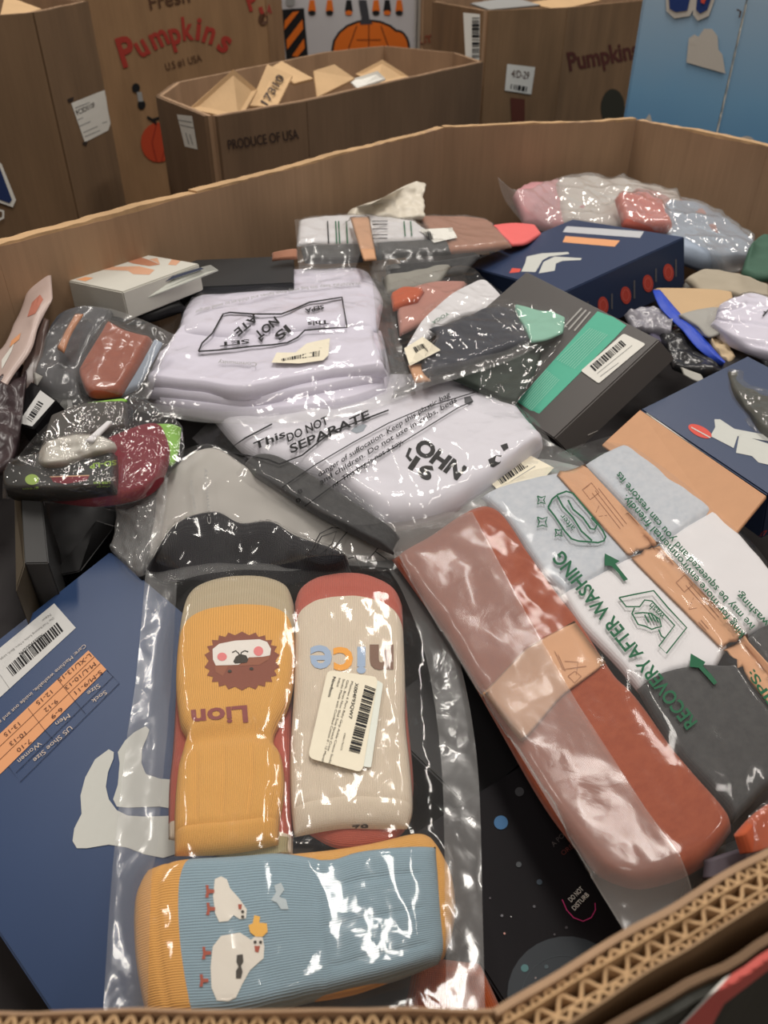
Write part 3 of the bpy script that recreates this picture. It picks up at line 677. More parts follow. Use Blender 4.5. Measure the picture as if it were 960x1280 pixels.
# ---- baby socks in a clear pack
MUST = knit('mustard knit', (240, 180, 96), .0010, 0, .22); MUSTH = knit('mustard knit sideways', (238, 176, 92), .0010, 1, .22); BEIGE = knit('beige knit', (196, 180, 150), .0010, 0, .2)
CREAM = knit('cream knit', (232, 216, 194), .0010, 0, .16); TERK = knit('terracotta knit', (196, 102, 86), .0010, 0, .2); BLUEK = knit('pale blue knit', (152, 178, 192), .0011, 1, .22); TERC = knit('terracotta cuff', (190, 96, 78), .001, 1, .2)
OLAT = knit('olive beige knit', (180, 168, 128), .001, 0, .2)
q = Q(180, 680, 2.286)
def sock(label, T, B, Lf, Rt, z, thick, specs, cut, n=(44, 84), axis=1, hf=None, seed=1, und=.6):
    G = coons(T, B, Lf, Rt, z, n[0], n[1]); t = thing('baby_sock', label, 'sock', cen(G), 'baby socks in the clear pack')
    o = soft('sock', G, thick, None, None, amp=.0006, freq=55, seed=seed, edge=.16, ev=.10, under=und, hfun=hf)
    fn = (lambda u, v: 0 if v < cut[0] else (2 if v > cut[1] else 1)) if axis else (lambda u, v: 0 if u < cut[0] else (2 if u > cut[1] else 1))
    return t, split(o, n[0], n[1], fn, specs, t)
def p_(*a): return q(*a)
# hidden partners first
sock('terracotta sock beneath the lion sock, only its edge showing', p_((100, 250), (420, 230)), p_((70, 845), (425, 890)), p_((85, 560), (72, 700)), p_((425, 560), (428, 700)), (.849, .849, .846, .846), .006, {0: ('toe', BEIGE), 1: ('body', TERK), 2: ('cuff', CREAM)}, (.1, .93), seed=11)
sock('terracotta sock beneath the cream sock, only its edge showing', p_((445, 250), (735, 250)), p_((470, 830), (560, 872), (690, 862), (745, 820)), p_((440, 600), (450, 760)), p_((752, 480), (770, 700)), (.849, .849, .846, .846), .006, {0: ('toe', BEIGE), 1: ('body', TERK), 2: ('cuff', TERC)}, (.1, .9), seed=12)
sock('olive beige sock tip peeping from under the lion sock cuff', p_((180, 840), (420, 840)), p_((215, 905), (300, 915), (415, 890)), [], [], (.848, .848, .846, .846), .005, {0: ('toe', OLAT), 1: ('body', OLAT), 2: ('cuff', OLAT)}, (.1, .9), n=(24, 24), seed=13)
g = Q(120, 1000, 1.92)
sock('mustard sock beneath the blue goose sock, its heel showing at right', g((300, 150), (600, 120), (770, 85), (815, 110)), g((300, 500), (560, 480), (700, 440), (835, 380)), [], g((850, 170), (862, 250), (855, 320)), (.846, .846, .842, .842), .007, {0: ('toe', MUSTH), 1: ('body', MUSTH), 2: ('cuff', MUSTH)}, (.1, .9), axis=0, seed=14)
def hf_lion(u, v):
    h = -.0032*math.exp(-((v-.60)/.035)**2)+.0012*math.sin(14*v+3*u)*math.exp(-((v-.62)/.12)**2)
    if v > .64: h += -.0011*max(0, math.cos(u*2*math.pi*4.3))**8*(1 if v < .9 else 0)
    h += -.001*math.exp(-((v-.915)/.008)**2)-.0012*math.exp(-((v-.10-.03*math.sin(math.pi*u)*-1)/.008)**2)
    return h
lion, ls = sock('mustard baby sock with a brown lion face and the word Lion', p_((108, 225), (130, 150), (180, 112), (260, 95), (350, 98), (408, 125), (430, 180)), p_((88, 892), (200, 890), (290, 880), (384, 860)), p_((95, 340), (92, 420), (104, 520), (124, 570), (100, 640), (88, 760)), p_((431, 370), (412, 470), (370, 560), (392, 610), (402, 700), (388, 800)), (.858, .858, .854, .854), .009, {0: ('toe', BEIGE), 1: ('body', MUST), 2: ('cuff', MUST)}, (.135, .915), hf=hf_lion, seed=21)
def hf_cream(u, v):
    h = -.0014*math.exp(-((v-.62)/.03)**2)
    if v > .62: h += -.0009*max(0, math.cos(u*2*math.pi*4.5))**10*(1 if v < .9 else 0)
    h += -.001*math.exp(-((v-.905)/.008)**2)-.0012*math.exp(-((v-.10)/.008)**2)
    return h
nice, ns = sock('cream baby sock with a terracotta toe and the word nice in four colours', p_((431, 170), (450, 130), (500, 98), (580, 86), (650, 96), (710, 128), (738, 175)), p_((430, 838), (560, 815), (660, 815), (752, 815)), p_((430, 380), (418, 600), (420, 740)), p_((746, 380), (748, 520), (762, 650), (768, 760)), (.857, .857, .853, .853), .0085, {0: ('toe', TERK), 1: ('body', CREAM), 2: ('cuff', CREAM)}, (.115, .905), hf=hf_cream, seed=22)
def hf_goose(u, v):
    h = -.0012*math.exp(-((u-.60)/.012)**2)-.0011*math.exp(-((u-.085)/.008)**2)
    if u > .62: h += -.0009*max(0, math.cos(v*2*math.pi*3.6+.5))**10*(1 if u < .93 else 0)
    return h
goose, gs = sock('pale blue baby sock with two white geese and a mustard toe', g((125, 168), (210, 150), (330, 142), (450, 135), (560, 150), (640, 130), (815, 112)), g((130, 545), (330, 530), (500, 490), (700, 440), (820, 395)), g((95, 235), (93, 350), (108, 460)), g((830, 250), (838, 350)), (.851, .851, .842, .842), .011, {0: ('toe', MUSTH), 1: ('body', BLUEK), 2: ('cuff', BLUEK)}, (.155, .96), axis=0, n=(84, 50), hf=hf_goose, seed=23)
# knitted pictures
lt = bvh_of(list(ls.values())); BRN = ink('knit brown', (136, 78, 60)); BR2 = ink('knit brown light', (150, 92, 68)); MAROON = ink('knit maroon', (140, 72, 70))
rnd = random.Random(3); mane = []
for k in range(44):
    a = 2*math.pi*k/44; r = 1.0 if k % 2 else .88; mane.append((280+r*108*math.copysign(abs(math.cos(a))**.8, math.cos(a)), 334+r*84*math.copysign(abs(math.sin(a))**.8, math.sin(a))))
on('knit_mane', lt, [q(*mane)], BRN, ls[1], .0004); on('knit_muzzle', lt, [q((200, 330), (205, 365), (225, 378), (240, 350), (330, 345), (356, 330), (360, 310), (195, 310))], BR2, ls[1], .0006)
on('knit_face', lt, [q((196, 300), (215, 285), (260, 276), (330, 272), (352, 280), (363, 300), (360, 318), (340, 322), (300, 324), (270, 345), (240, 346), (205, 347), (197, 330))], ink('knit white', (232, 226, 218)), ls[1], .0008)
on('knit_cheek', lt, [q(*ellipse(223, 322, 14, 12, 12))], ink('knit pink', (226, 130, 130)), ls[1], .001); on('knit_cheek', lt, [q(*ellipse(327, 306, 14, 14, 12))], ink('knit pink', (226, 130, 130)), ls[1], .001)
GD = ink('knit dark', (60, 54, 46)); on('knit_nose', lt, [q((262, 322), (274, 314), (292, 318), (298, 330), (294, 338), (260, 342), (255, 336))], GD, ls[1], .001)
lines('knit_mouth', lt, [q((252, 310), (262, 305), (270, 312), (274, 322)), q((276, 322), (278, 310), (288, 305), (298, 308))], 1.6, GD, ls[1], .001)
for c in ((245, 363), (307, 356)): on('knit_eye', lt, [q(*ellipse(c[0], c[1], 6, 4, 8))], GD, ls[1], .001)
text('knit_letters', lt, 'Lion', q((294, 462))[0], q((134, 476))[0], 20, MAROON, ls[1], .0005, .03, 8)
nt_ = bvh_of(list(ns.values()))
for ch, a, b, c in (('n', (713, 293), (645, 293), (128, 98, 82)), ('i', (634, 298), (608, 298), (160, 180, 206)), ('c', (597, 298), (541, 298), (240, 166, 68)), ('e', (537, 293), (474, 293), (160, 180, 206))):
    text('knit_letter', nt_, ch, q(a)[0], q(b)[0], 40 if ch != 'i' else 32, ink('knit '+ch, c), ns[1], .0006, .045 if ch in 'ni' else .022, 5)
text('knit_size', nt_, '62', q((640, 800))[0], q((595, 806))[0], 8, GD, ns[2], .0006, .03)
gt = bvh_of(list(gs.values())); GW = ink('goose white', (228, 222, 210)); RU = ink('knit rust', (168, 80, 58))
on('knit_goose', gt, [g((285, 190), (300, 183), (314, 190), (322, 212), (345, 238), (362, 262), (360, 284), (345, 286), (330, 276), (318, 290), (296, 293), (286, 272), (281, 232))], GW, gs[1], .0005)
on('knit_goose', gt, [g((300, 326), (345, 318), (372, 335), (385, 325), (400, 330), (404, 352), (402, 380), (370, 408), (352, 440), (336, 474), (318, 483), (290, 481), (277, 450), (275, 400), (280, 352))], GW, gs[1], .0005)
for k, (x, y) in enumerate(((270, 210), (272, 252), (262, 358), (256, 424))):
    on('knit_foot', gt, [g((x-7, y-6), (x, y-6), (x+1, y+4), (x+14, y+5), (x+14, y+13), (x+1, y+14), (x, y+24), (x-8, y+24), (x-5, y+10))], RU, gs[1], .0007)
on('knit_beak', gt, [g((341, 250), (350, 250), (349, 263), (342, 262))], RU, gs[1], .0008); on('knit_beak', gt, [g((380, 350), (394, 350), (390, 366), (382, 364))], RU, gs[1], .0008)
for c in ((352, 268), (352, 280), (382, 341), (395, 341)): on('knit_eye', gt, [g(*ellipse(c[0], c[1], 4, 4, 8))], GD, gs[1], .0009)
on('knit_crown', gt, [g((366, 300), (376, 296), (380, 276), (394, 280), (392, 294), (410, 296), (412, 316), (400, 328), (384, 328), (370, 318))], ink('knit gold', (236, 180, 80)), gs[1], .0007)
on('knit_bow', gt, [g((338, 372), (352, 370), (354, 388), (348, 398), (352, 412), (348, 428), (336, 428), (336, 410), (342, 400), (337, 388))], GD, gs[1], .0008)
on('knit_mark', gt, [g((428, 205), (444, 198), (452, 215), (440, 232), (456, 238), (462, 262), (444, 262), (434, 246), (420, 240), (432, 222))], ink('knit pale', (184, 196, 200)), gs[1], .0006)

# the sock bag film
socks = [o for t in (lion, nice, goose) for o in t.children]
allsock = [o for o in bpy.data.objects if o.parent and o.parent.name.startswith('baby_sock')]
T = [(183, 708), (330, 698), (505, 690)]; B = [(128, 1292), (300, 1300), (460, 1300), (607, 1296)]
Lf = [(170, 850), (158, 930), (140, 1100)]; Rt = [(540, 745), (575, 830), (597, 960), (603, 1140)]
sbag, sfilm, SG = bag('clear_bag', 'clear flat bag of baby socks with textured seams and a white barcode sticker', T, B, Lf, Rt, (.856, .858, .848, .846), allsock, FILM, (110, 130), amp=.0013, freq=20, seed=5, it=40, edge=.03)
band_of(SG, 0, 13, 0, 129, 'side_seam', FILMS, sbag, sfilm); band_of(SG, 98, 109, 0, 129, 'side_seam', FILMS, sbag, sfilm); band_of(SG, 13, 98, 0, 5, 'top_seam', FILMS, sbag, sfilm)
st = bvh_of([sfilm]); z8 = Q(380, 820, 6.857)
def rrect(q4, r=.12, n=4):
    v = [Vector(x) for x in q4]; out = []
    for i in range(4):
        a, b, c = v[i-1], v[i], v[(i+1) % 4]; rr = r*min((a-b).length, (c-b).length)
        p = b+(a-b).normalized()*rr; s = b+(c-b).normalized()*rr
        for k in range(n+1):
            t = k/n; w = p*(1-t)**2+b*2*t*(1-t)+s*t*t; out.append((w.x, w.y))
    return out
lab = on('spare_sticker', st, [rrect(z8((560, 170), (678, 235), (575, 955), (450, 940)))], ink('cool label', (222, 226, 216)), sbag, .0006)
main_l = on('barcode_sticker', st, [rrect(z8((203, 118), (636, 180), (500, 1000), (32, 872)))], CREAMP, sbag, .0012)
barcode('barcode', st, z8((523, 248), (385, 810), (478, 835), (615, 282)), 40, INK, sbag, .0017, 4)
for s, a, b, c in (('X004F93QW7', (440, 228), (382, 532), 4.2), ('Matimee 6 Pairs Baby Grip Ankle Cotton Socks', (405, 215), (210, 918), 2.7), ('Girls, Boys Non Skid Sole Stretch Crew', (368, 205), (200, 810), 2.7), ('Socks Made with Combed Cotton 0 - 12 Month', (335, 195), (150, 905), 2.7), ('Infant', (298, 188), (278, 262), 2.7), ('NewItem', (250, 175), (205, 345), 3.8), ('1000176325', (345, 660), (312, 805), 2.0)):
    text('printed_text', st, s, z8(a)[0], z8(b)[0], c, GD if c < 3 else INK, sbag, .0017, .006 if c > 3 else 0)

# ---- big multi-pack of folded underwear, right
GREYH = knit('heather grey cotton', (198, 202, 208), .0008, 0, .05, bump=.15, heather=(184, 190, 198)); WHC = knit('white cotton', (224, 222, 224), .0008, 0, .04, bump=.15); DKC = knit('dark grey cotton', (78, 78, 78), .0008, 0, .15, bump=.2, heather=(66, 66, 67))
a = Q(560, 520, 2.4); c9 = Q(760, 560, 4.267); c7 = Q(540, 840, 2.286)
GR = 'underwear folded in the big multi-pack'
def fold(v0, d, w=.01): return lambda u, v: -d*math.exp(-((v-v0)/w)**2)
g_terr = cloth('folded_brief', 'terracotta folded brief along the left of the big multi-pack', 'underwear', [(490, 700), (535, 672), (597, 634), (632, 650)], [(748, 1096), (800, 1112), (872, 1088), (914, 1040)], [(560, 800), (620, 905), (684, 1015)], [(660, 695), (702, 753), (727, 787), (768, 849), (794, 875), (846, 945), (905, 1015)], (.864, .868, .854, .864), .008, TERRA2, (40, 80), GR, amp=.0018, freq=24, seed=31, edge=.12, ev=.04, hfun=lambda u, v: -.002*math.exp(-((v-.05-.12*u)/.01)**2))
g_gl = cloth('folded_brief', 'heather grey folded brief printed over with the soap drawing in the big multi-pack', 'underwear', a((98, 248), (170, 215), (330, 178)), [(706, 749), (797, 700)], a((180, 330), (240, 420), (300, 500)), a((440, 300), (500, 370)), (.870, .874, .870, .874), .0060, GREYH, (30, 40), GR, amp=.0012, seed=32, edge=.05, under=.8)
g_gr = cloth('folded_brief', 'heather grey folded brief at the top right corner of the big multi-pack', 'underwear', [(728, 584), (760, 566), (785, 560), (812, 570)], [(818, 690), (890, 645)], [(776, 634)], [(842, 592), (862, 614)], (.874, .870, .876, .870), .0060, GREYH, (30, 36), GR, amp=.0012, seed=33, edge=.05, under=.8)
g_wl = cloth('folded_brief', 'white folded brief printed over with the washing hand in the big multi-pack', 'underwear', [(700, 746), (745, 722), (793, 695), (806, 704)], [(800, 868), (840, 846), (890, 842)], [(727, 787), (768, 830)], [(850, 752), (905, 806), (904, 818)], (.870, .874, .868, .872), .0060, WHC, (34, 36), GR, amp=.0012, seed=34, edge=.05, under=.8)
g_wr = cloth('folded_brief', 'white folded brief at the right edge of the big multi-pack', 'underwear', [(818, 687), (850, 664), (888, 642)], [(928, 800), (965, 782), (990, 768)], [(872, 740)], [(925, 678), (962, 722)], (.874, .870, .872, .866), .0060, WHC, (34, 36), GR, amp=.0012, seed=35, edge=.05, under=.8)
g_dl = cloth('folded_brief', 'dark grey folded brief at the lower end of the big multi-pack', 'underwear', [(796, 862), (826, 842), (868, 834), (905, 836), (916, 832)], [(912, 1034), (945, 1000), (1000, 950)], [(846, 945), (905, 1012)], [(950, 880), (985, 920)], (.873, .876, .862, .868), .0060, DKC, (36, 40), GR, amp=.0012, seed=36, edge=.05, under=.8)
g_dr = cloth('folded_brief', 'dark grey folded brief cut by the right edge of the photo in the big multi-pack', 'underwear', [(928, 804), (950, 786), (985, 770)], [(990, 905), (1040, 880)], [(960, 850)], [(1015, 830)], (.874, .868, .866, .862), .0060, DKC, (24, 28), GR, amp=.0012, seed=37, edge=.05, under=.8)
KB = ink('kraft band ink', (160, 112, 82))
gbv = bvh_of([g_terr, g_gl, g_gr, g_wl, g_wr, g_dl, g_dr])
def paper(label, T, B, zf, lift=.0016):
    G = coons(T, B, [], [], (zf,)*4, 12, 24, False); n = gnorm(G); H = []
    for row in G:
        H.append([])
        for p in row:
            x, y = proj(p); h = lay(gbv, x, y, lift); H[-1].append(h if h is not None and h.z > zf-.03 else p)
    for k in range(5):
        for j in range(24):
            for i in range(12):
                nb = [H[jj][ii] for jj, ii in ((j-1, i), (j+1, i), (j, i-1), (j, i+1)) if 0 <= jj < 24 and 0 <= ii < 12]
                av = sum((q_.z for q_ in nb))/len(nb); H[j][i] = Vector((H[j][i].x, H[j][i].y, max(H[j][i].z, av)))
    o = soft('paper_band', H, .0006, KPAP, None, amp=.0001, seed=3, edge=.02, under=.5); props(o, label, 'paper band', 'kraft paper bands round the briefs'); return o
k1 = paper('kraft paper band printed with care symbols, topmost in the big multi-pack', [(696, 594), (731, 581)], [(787, 697), (824, 681)], .876)
k2 = paper('kraft paper band between the two white briefs in the big multi-pack', [(788, 698), (824, 682)], [(902, 812), (932, 797)], .875)
k3 = paper('kraft paper band at the right edge of the photo in the big multi-pack', [(903, 813), (932, 798)], [(990, 915), (1025, 900)], .873)
k4 = paper('kraft paper band across the terracotta brief in the big multi-pack', [(600, 872), (655, 812), (718, 776)], [(652, 930), (700, 872), (757, 830)], .866)
for o, sy in ((k1, a((435, 250))[0]), (k2, c9((430, 800))[0])):
    b = bvh_of([o]); X, Y = sy; e = (.64, .77)
    if o is k1: rr = [(728, 612), (772, 668)]
    else: rr = [(845, 728), (892, 782)]
    (x0, y0), (x1, y1) = rr
    def P(s, w): dx, dy = x1-x0, y1-y0; return (x0+dx*s+dy*w, y0+dy*s-dx*w)
    lines('printed_text', b, [[P(.15, w), P(.95, w)] for w in (.10, .17, .24)]+[[P(.0, .0), P(.22, .0), P(.22, .2), P(.0, .2), P(.0, 0)], [P(.4, .06), P(.5, -.14), P(.62, .06)], [P(.78, -.2), P(.98, -.2)], [P(.78, -.15), P(.98, -.15)], [P(.78, -.1), P(.98, -.1)]], .8, KB, o, .0006)
b = bvh_of([k4]); lines('printed_text', b, [a((320, 705), (345, 760), (415, 750)), a((330, 715), (352, 765)), a((350, 735), (390, 738), (385, 775)), a((360, 780), (380, 800), (400, 780), (380, 765), (360, 780))], .8, KB, k4, .0006)
over = [g_terr, g_gl, g_gr, g_wl, g_wr, g_dl, g_dr, k1, k2, k3, k4]
T = [(470, 652), (530, 638), (590, 626), (640, 598), (700, 566), (760, 546), (800, 540)]; B = [(785, 1174), (868, 1124), (900, 1085), (935, 1035), (1030, 930)]
mb, mf, MG = bag('clear_bag', 'big clear multi-pack bag with green washing instructions, holding terracotta, grey and white briefs', T, B, [(512, 725), (560, 805), (640, 935), (720, 1066)], [(862, 572), (925, 660), (962, 706), (1040, 830)], (.868, .872, .852, .858), over, FILMC, (110, 110), amp=.0012, freq=16, seed=8, it=60, edge=.03)
# milky flap folded over the left side
mt = bvh_of([mf])
FG = coons([(471, 654), (530, 642), (590, 640)], [(785, 1172), (830, 1150), (868, 1122)], [(560, 805), (640, 935), (720, 1066)], [(660, 772), (722, 880), (806, 1010), (850, 1070)], (.87, .87, .86, .86), 50, 90)
n = gnorm(FG); vs = []
for row in FG:
    for p in row:
        x, y = proj(p); h = lay(mt, x, y, .0014); vs.append(h if h is not None else p+n*.004)
mk('milky_flap', vs, [(j*50+i, j*50+i+1, (j+1)*50+i+1, (j+1)*50+i) for j in range(89) for i in range(49)], FILMM, mb, True, [(v.x, v.y) for v in vs])
lines('thick_fold', mt, [[(471, 654), (512, 725), (560, 805), (640, 935), (720, 1066), (783, 1170)]], 5, FILMH, mb, .002); lines('flap_edge', mt, [[(590, 640), (660, 772), (722, 880), (806, 1010), (850, 1070), (866, 1118)]], 1.6, FILMH, mb, .002)
text('printed_text', mt, 'RECOVERY AFTER WASHING', (872, 902), (703, 688), 17, GRN, mb, .0014, .02, 12)
text('printed_text', mt, 'king for more environmental friendly.', (931, 792), (783, 618), 9, GRN, mb, .0014, .01, 12, arc=-2)
text('printed_text', mt, 'ive may be squeezed and you can restore its', (944, 782), (775, 589), 9, GRN, mb, .0014, .01, 12, arc=3)
text('printed_text', mt, 'washing.', (962, 778), (924, 738), 9, GRN, mb, .0014, .01, 12); text('printed_text', mt, 'TIPS:', (975, 885), (942, 836), 10, GRN, mb, .0014, .02, 12)
text('printed_text', mt, 'after', a((378, 300))[0][:2] and a((382, 335))[0], a((345, 292))[0], 7, GRN, mb, .0014, .005, 12); text('printed_text', mt, 'wash', a((652, 600))[0], a((612, 560))[0], 8, GRN, mb, .0014, .005, 12)
lines('printed_drawing', mt, [a((300, 275), (312, 250), (330, 235), (355, 226), (375, 232), (400, 262), (440, 310), (465, 345), (473, 362), (468, 374), (450, 380), (430, 378), (390, 375), (370, 368), (350, 345), (320, 300), (300, 275)), a((328, 240), (345, 272), (375, 305), (400, 345), (432, 374)), a((360, 252), (375, 280), (405, 305), (428, 338), (440, 340), (448, 325), (430, 305))], 2.2, GRN, mb, .0016, 5)
for x, y, r in ((280, 252, 12), (283, 318, 15), (332, 350, 11)): lines('printed_sparkle', mt, [a((x-r, y-r), (x, y-r*.6), (x+r, y-r), (x+r*.6, y), (x+r, y+r), (x, y+r*.6), (x-r, y+r), (x-r*.6, y), (x-r, y-r))], 1.6, GRN, mb, .0014)
on('printed_arrow', mt, [a((470, 412), (515, 435), (502, 443), (520, 465), (540, 490), (528, 495), (510, 470), (490, 450), (470, 448))], GRN, mb, .0014)
on('printed_arrow', mt, [a((728, 712), (772, 738), (765, 750), (790, 775), (808, 800), (798, 806), (775, 780), (752, 755), (725, 752))], GRN, mb, .0014)
lines('printed_drawing', mt, [a((513, 545), (560, 535), (617, 524), (660, 575), (716, 635), (655, 712), (633, 690), (680, 628), (612, 555), (590, 552), (575, 572), (535, 572), (513, 545)), a((560, 575), (552, 592), (570, 625), (590, 630), (612, 640), (625, 635), (640, 632), (635, 610), (610, 592), (585, 590), (560, 592)), a((600, 590), (612, 615)), a((610, 594), (622, 616)), a((590, 596), (602, 620)), a((620, 598), (632, 620)), a((632, 640), (640, 660), (652, 668))], 1.9, GRN, mb, .0016, 5)

# ---- underlying clear bag with sticker between the printed shirt bag and the multi-pack
CGREY = knit('soft grey cloth', (150, 152, 150), .0009, 0, .06, bump=.2)
gg = cloth('folded_garment', 'grey folded garment under the sticker bag beside the big multi-pack', 'garment', [(630, 580), (684, 580), (740, 596)], [(560, 650), (640, 640), (760, 620)], [], [], (.862, .862, .862, .865), .008, CGREY, seed=41)
ub, uf, UG = bag('clear_bag', 'clear bag with a creased cream barcode sticker tucked behind the big multi-pack', [(560, 590), (640, 560), (664, 541), (700, 560)], [(480, 655), (560, 660), (650, 640), (740, 590)], [(510, 630)], [(725, 575)], (.866, .876, .864, .876), [gg], FILMH, (50, 40), amp=.002, freq=26, seed=9)
ut = bvh_of([uf]); on('barcode_sticker', ut, [a((112, 185), (232, 110), (318, 155), (280, 195), (160, 232))], CREAMP, ub, .0006); barcode('barcode', ut, a((145, 185), (228, 128), (243, 150), (160, 205)), 22, INK, ub, .001, 6); lines('printed_text', ut, [a((190, 195), (262, 150))], .8, GREYT, ub, .001)

# ---- shirt printed JOHN 3:16 in a printed bag
WHT2 = knit('white shirt jersey', (222, 220, 228), .0008, 0, .04, bump=.15)
q = Q(240, 460, 2.4); d5 = Q(280, 480, 2.526)
shirt = cloth('folded_shirt', 'white folded shirt printed JOHN 3:16 in the middle of the bin', 'shirt', [(262, 520), (340, 492), (460, 480), (560, 482), (628, 500)], [(474, 660), (520, 655), (575, 636), (672, 566)], [(296, 560), (330, 580), (388, 600), (440, 630)], [(655, 528), (678, 556)], (.876, .872, .866, .872), .016, WHT2, (70, 56), None, amp=.0028, freq=16, seed=42, edge=.09, under=.8, hfun=lambda u, v: .0035*ridge(Vector((u*2.2, v*1.6, 0)), 1.3, 4, 2))
dark1 = cloth('folded_garment', 'dark grey folded garment below the left edge of the JOHN shirt', 'garment', [(306, 580), (335, 572), (375, 588), (478, 655), (500, 672)], [(318, 596), (384, 638), (440, 668), (492, 694)], [], [], (.876, .872, .874, .866), .008, DKC, (40, 20), None, amp=.0016, freq=30, seed=43, edge=.12)
jb, jf, JG = bag('clear_bag', 'printed clear bag with suffocation warning over the JOHN 3:16 shirt', [(240, 548), (300, 500), (420, 478), (560, 476), (645, 506)], [(440, 672), (500, 668), (575, 640), (690, 572)], [(300, 600), (380, 642)], [(672, 528), (690, 556)], (.874, .874, .866, .872), [shirt, dark1], FILM, (110, 80), amp=.0022, freq=22, seed=10, it=20)
jt = bvh_of([jf]); st_ = bvh_of([shirt])
text('printed_text', st_, 'OHN', (516, 562), (572, 600), 19, INK, shirt, .0006, .05, 6, up=(.62, -.78)); text('printed_text', st_, '16', (510, 584), (536, 602), 17, INK, shirt, .0006, .05, 6, up=(.55, -.83))
lines('printed_letter_part', st_, [[(513, 560), (509, 570), (514, 576)]], 4, INK, shirt, .0006)
on('sleeve_mark', st_, [q((888, 275), (912, 262), (930, 262), (925, 285), (905, 298), (895, 295)), q((925, 232), (945, 225), (950, 240), (935, 250))], INK, shirt, .0006); on('sleeve_mark', st_, [d5((758, 42), (778, 38), (788, 55), (775, 66), (760, 60))], ink('smudge', (92, 92, 96)), shirt, .0006)
on('sleeve_mark', st_, [d5((400, 148), (412, 136), (440, 126), (452, 130), (440, 148), (418, 156))], ink('smudge blue', (150, 158, 166)), shirt, .0006)
for s, aa, bb_, c in (('This', (188, 246), (282, 205), 9), ('DO NOT', (288, 222), (410, 166), 10), ('SEPARATE', (297, 256), (535, 150), 10.5)):
    text('printed_text', jt, s, q(aa)[0], q(bb_)[0], c, INK, jb, .0008, .02, 8, up=(-.25, -1))
lines('printed_frame', jt, [q((590, 126), (420, 190), (330, 262), (262, 288), (230, 275), (102, 250), (160, 210), (240, 168))], 1.9, INK, jb, .0008)
lines('printed_rule', jt, [q((270, 358), (370, 290), (480, 225), (590, 165), (700, 118), (850, 72)), q((338, 415), (410, 362), (500, 300), (600, 242), (700, 180), (800, 118), (842, 100))], 1.3, INK, jb, .0008)
text('printed_text', jt, 'danger of suffocation. Keep this plastic bag', q((381, 327))[0], q((775, 84))[0], 6.2, INK, jb, .0008, .01, 8, up=(-.3, -1), arc=1)
text('printed_text', jt, 'and children. Do not use in cribs, beds', q((386, 350))[0], q((795, 100))[0], 6.2, INK, jb, .0008, .01, 8, up=(-.3, -1), arc=1)
text('printed_text', jt, 'ns. This bag is not a toy.', q((424, 360))[0], q((634, 225))[0], 6.2, INK, jb, .0008, .01, 8, up=(-.3, -1), arc=1)
for x, y, s in ((320, 405, '0'), (325, 378, '8')): text('printed_text', jt, s, q((x-6, y))[0], q((x+8, y-6))[0], 5, INK, jb, .0008, .01)

# ---- clear bag with a black garment, behind the sock bag
BLG = knit('black sequin cloth', (34, 33, 40), .0012, 0, .4, rough=.5, bump=.8)
blk = cloth('black_garment', 'black garment with a nubbly surface behind the sock bag', 'garment', [(196, 690), (214, 662), (240, 646), (272, 642), (300, 656), (338, 654), (372, 674), (432, 694)], [(180, 716), (300, 722), (440, 716)], [], [], (.877, .874, .852, .852), .010, BLG, (60, 26), None, amp=.004, freq=45, seed=51, edge=.15)
pale = cloth('milky_backing', 'pale crumpled sheet added to make the bag behind the sock bag look milky', 'wrap', [(238, 566), (270, 560), (300, 578), (352, 612), (400, 634), (478, 672)], [(165, 700), (300, 704), (400, 704), (500, 700)], [(205, 600), (180, 650)], [], (.878, .860, .846, .846), .003, plain('milky wrap', (176, 172, 166), .4, .08, 40, .3), (70, 40), None, amp=.003, freq=22, seed=52, edge=.08)  # added opaque pale sheet standing in for the film's milky haze
bb1, bf1, BG1 = bag('clear_bag', 'milky crumpled clear bag over a black garment behind the sock bag', [(232, 562), (262, 556), (296, 570), (350, 606), (398, 628), (470, 664), (506, 690)], [(142, 692), (200, 712), (330, 712), (520, 716)], [(196, 590), (168, 634)], [(515, 704)], (.888, .862, .856, .853), [blk, pale], FILM, (90, 60), amp=.004, freq=14, seed=12, it=16)
b1t = bvh_of([bf1]); m8 = Q(340, 620, 2.667); IK2 = ink('soft black ink', (52, 50, 50))
lines('printed_drawing', b1t, [m8((112, 195), (130, 180), (160, 125), (200, 105), (240, 108), (250, 120), (225, 150), (200, 185), (170, 215), (130, 218), (112, 195)), m8((140, 180), (165, 135), (215, 118), (200, 160), (160, 190)), m8((150, 285), (180, 250), (230, 215), (278, 202), (300, 250), (340, 300), (352, 340), (372, 382)), m8((365, 160), (318, 215), (418, 292)), m8((345, 185), (392, 218)), m8((440, 190), (456, 208))], 1.5, IK2, bb1, .001)
lines('printed_drawing', b1t, [m8((430, 300), (530, 232), (542, 240), (440, 312), (430, 300)), m8((455, 284), (466, 296)), m8((480, 266), (492, 278)), m8((505, 250), (517, 262))], 1.5, IK2, bb1, .001)
on('printed_mask', b1t, [m8((438, 320), (500, 296), (585, 284), (592, 310), (575, 342), (548, 346), (524, 330), (502, 360), (466, 362), (446, 342))], IK2, bb1, .001)
on('mask_gap', b1t, [m8((516, 316), (526, 314), (534, 345), (524, 348))], SOCKP, bb1, .0013)
text('printed_text', b1t, 'Community', (264, 655), (258, 585), 4.5, GREYT, bb1, .001); text('printed_text', b1t, 'Forever Living', (246, 640), (240, 600), 4.5, GREYT, bb1, .001)
for k in range(6): lines('printed_text', b1t, [m8((268+k*14, 318-k*6), (302+k*12, 262+k*4))], .7, GREYT, bb1, .001)

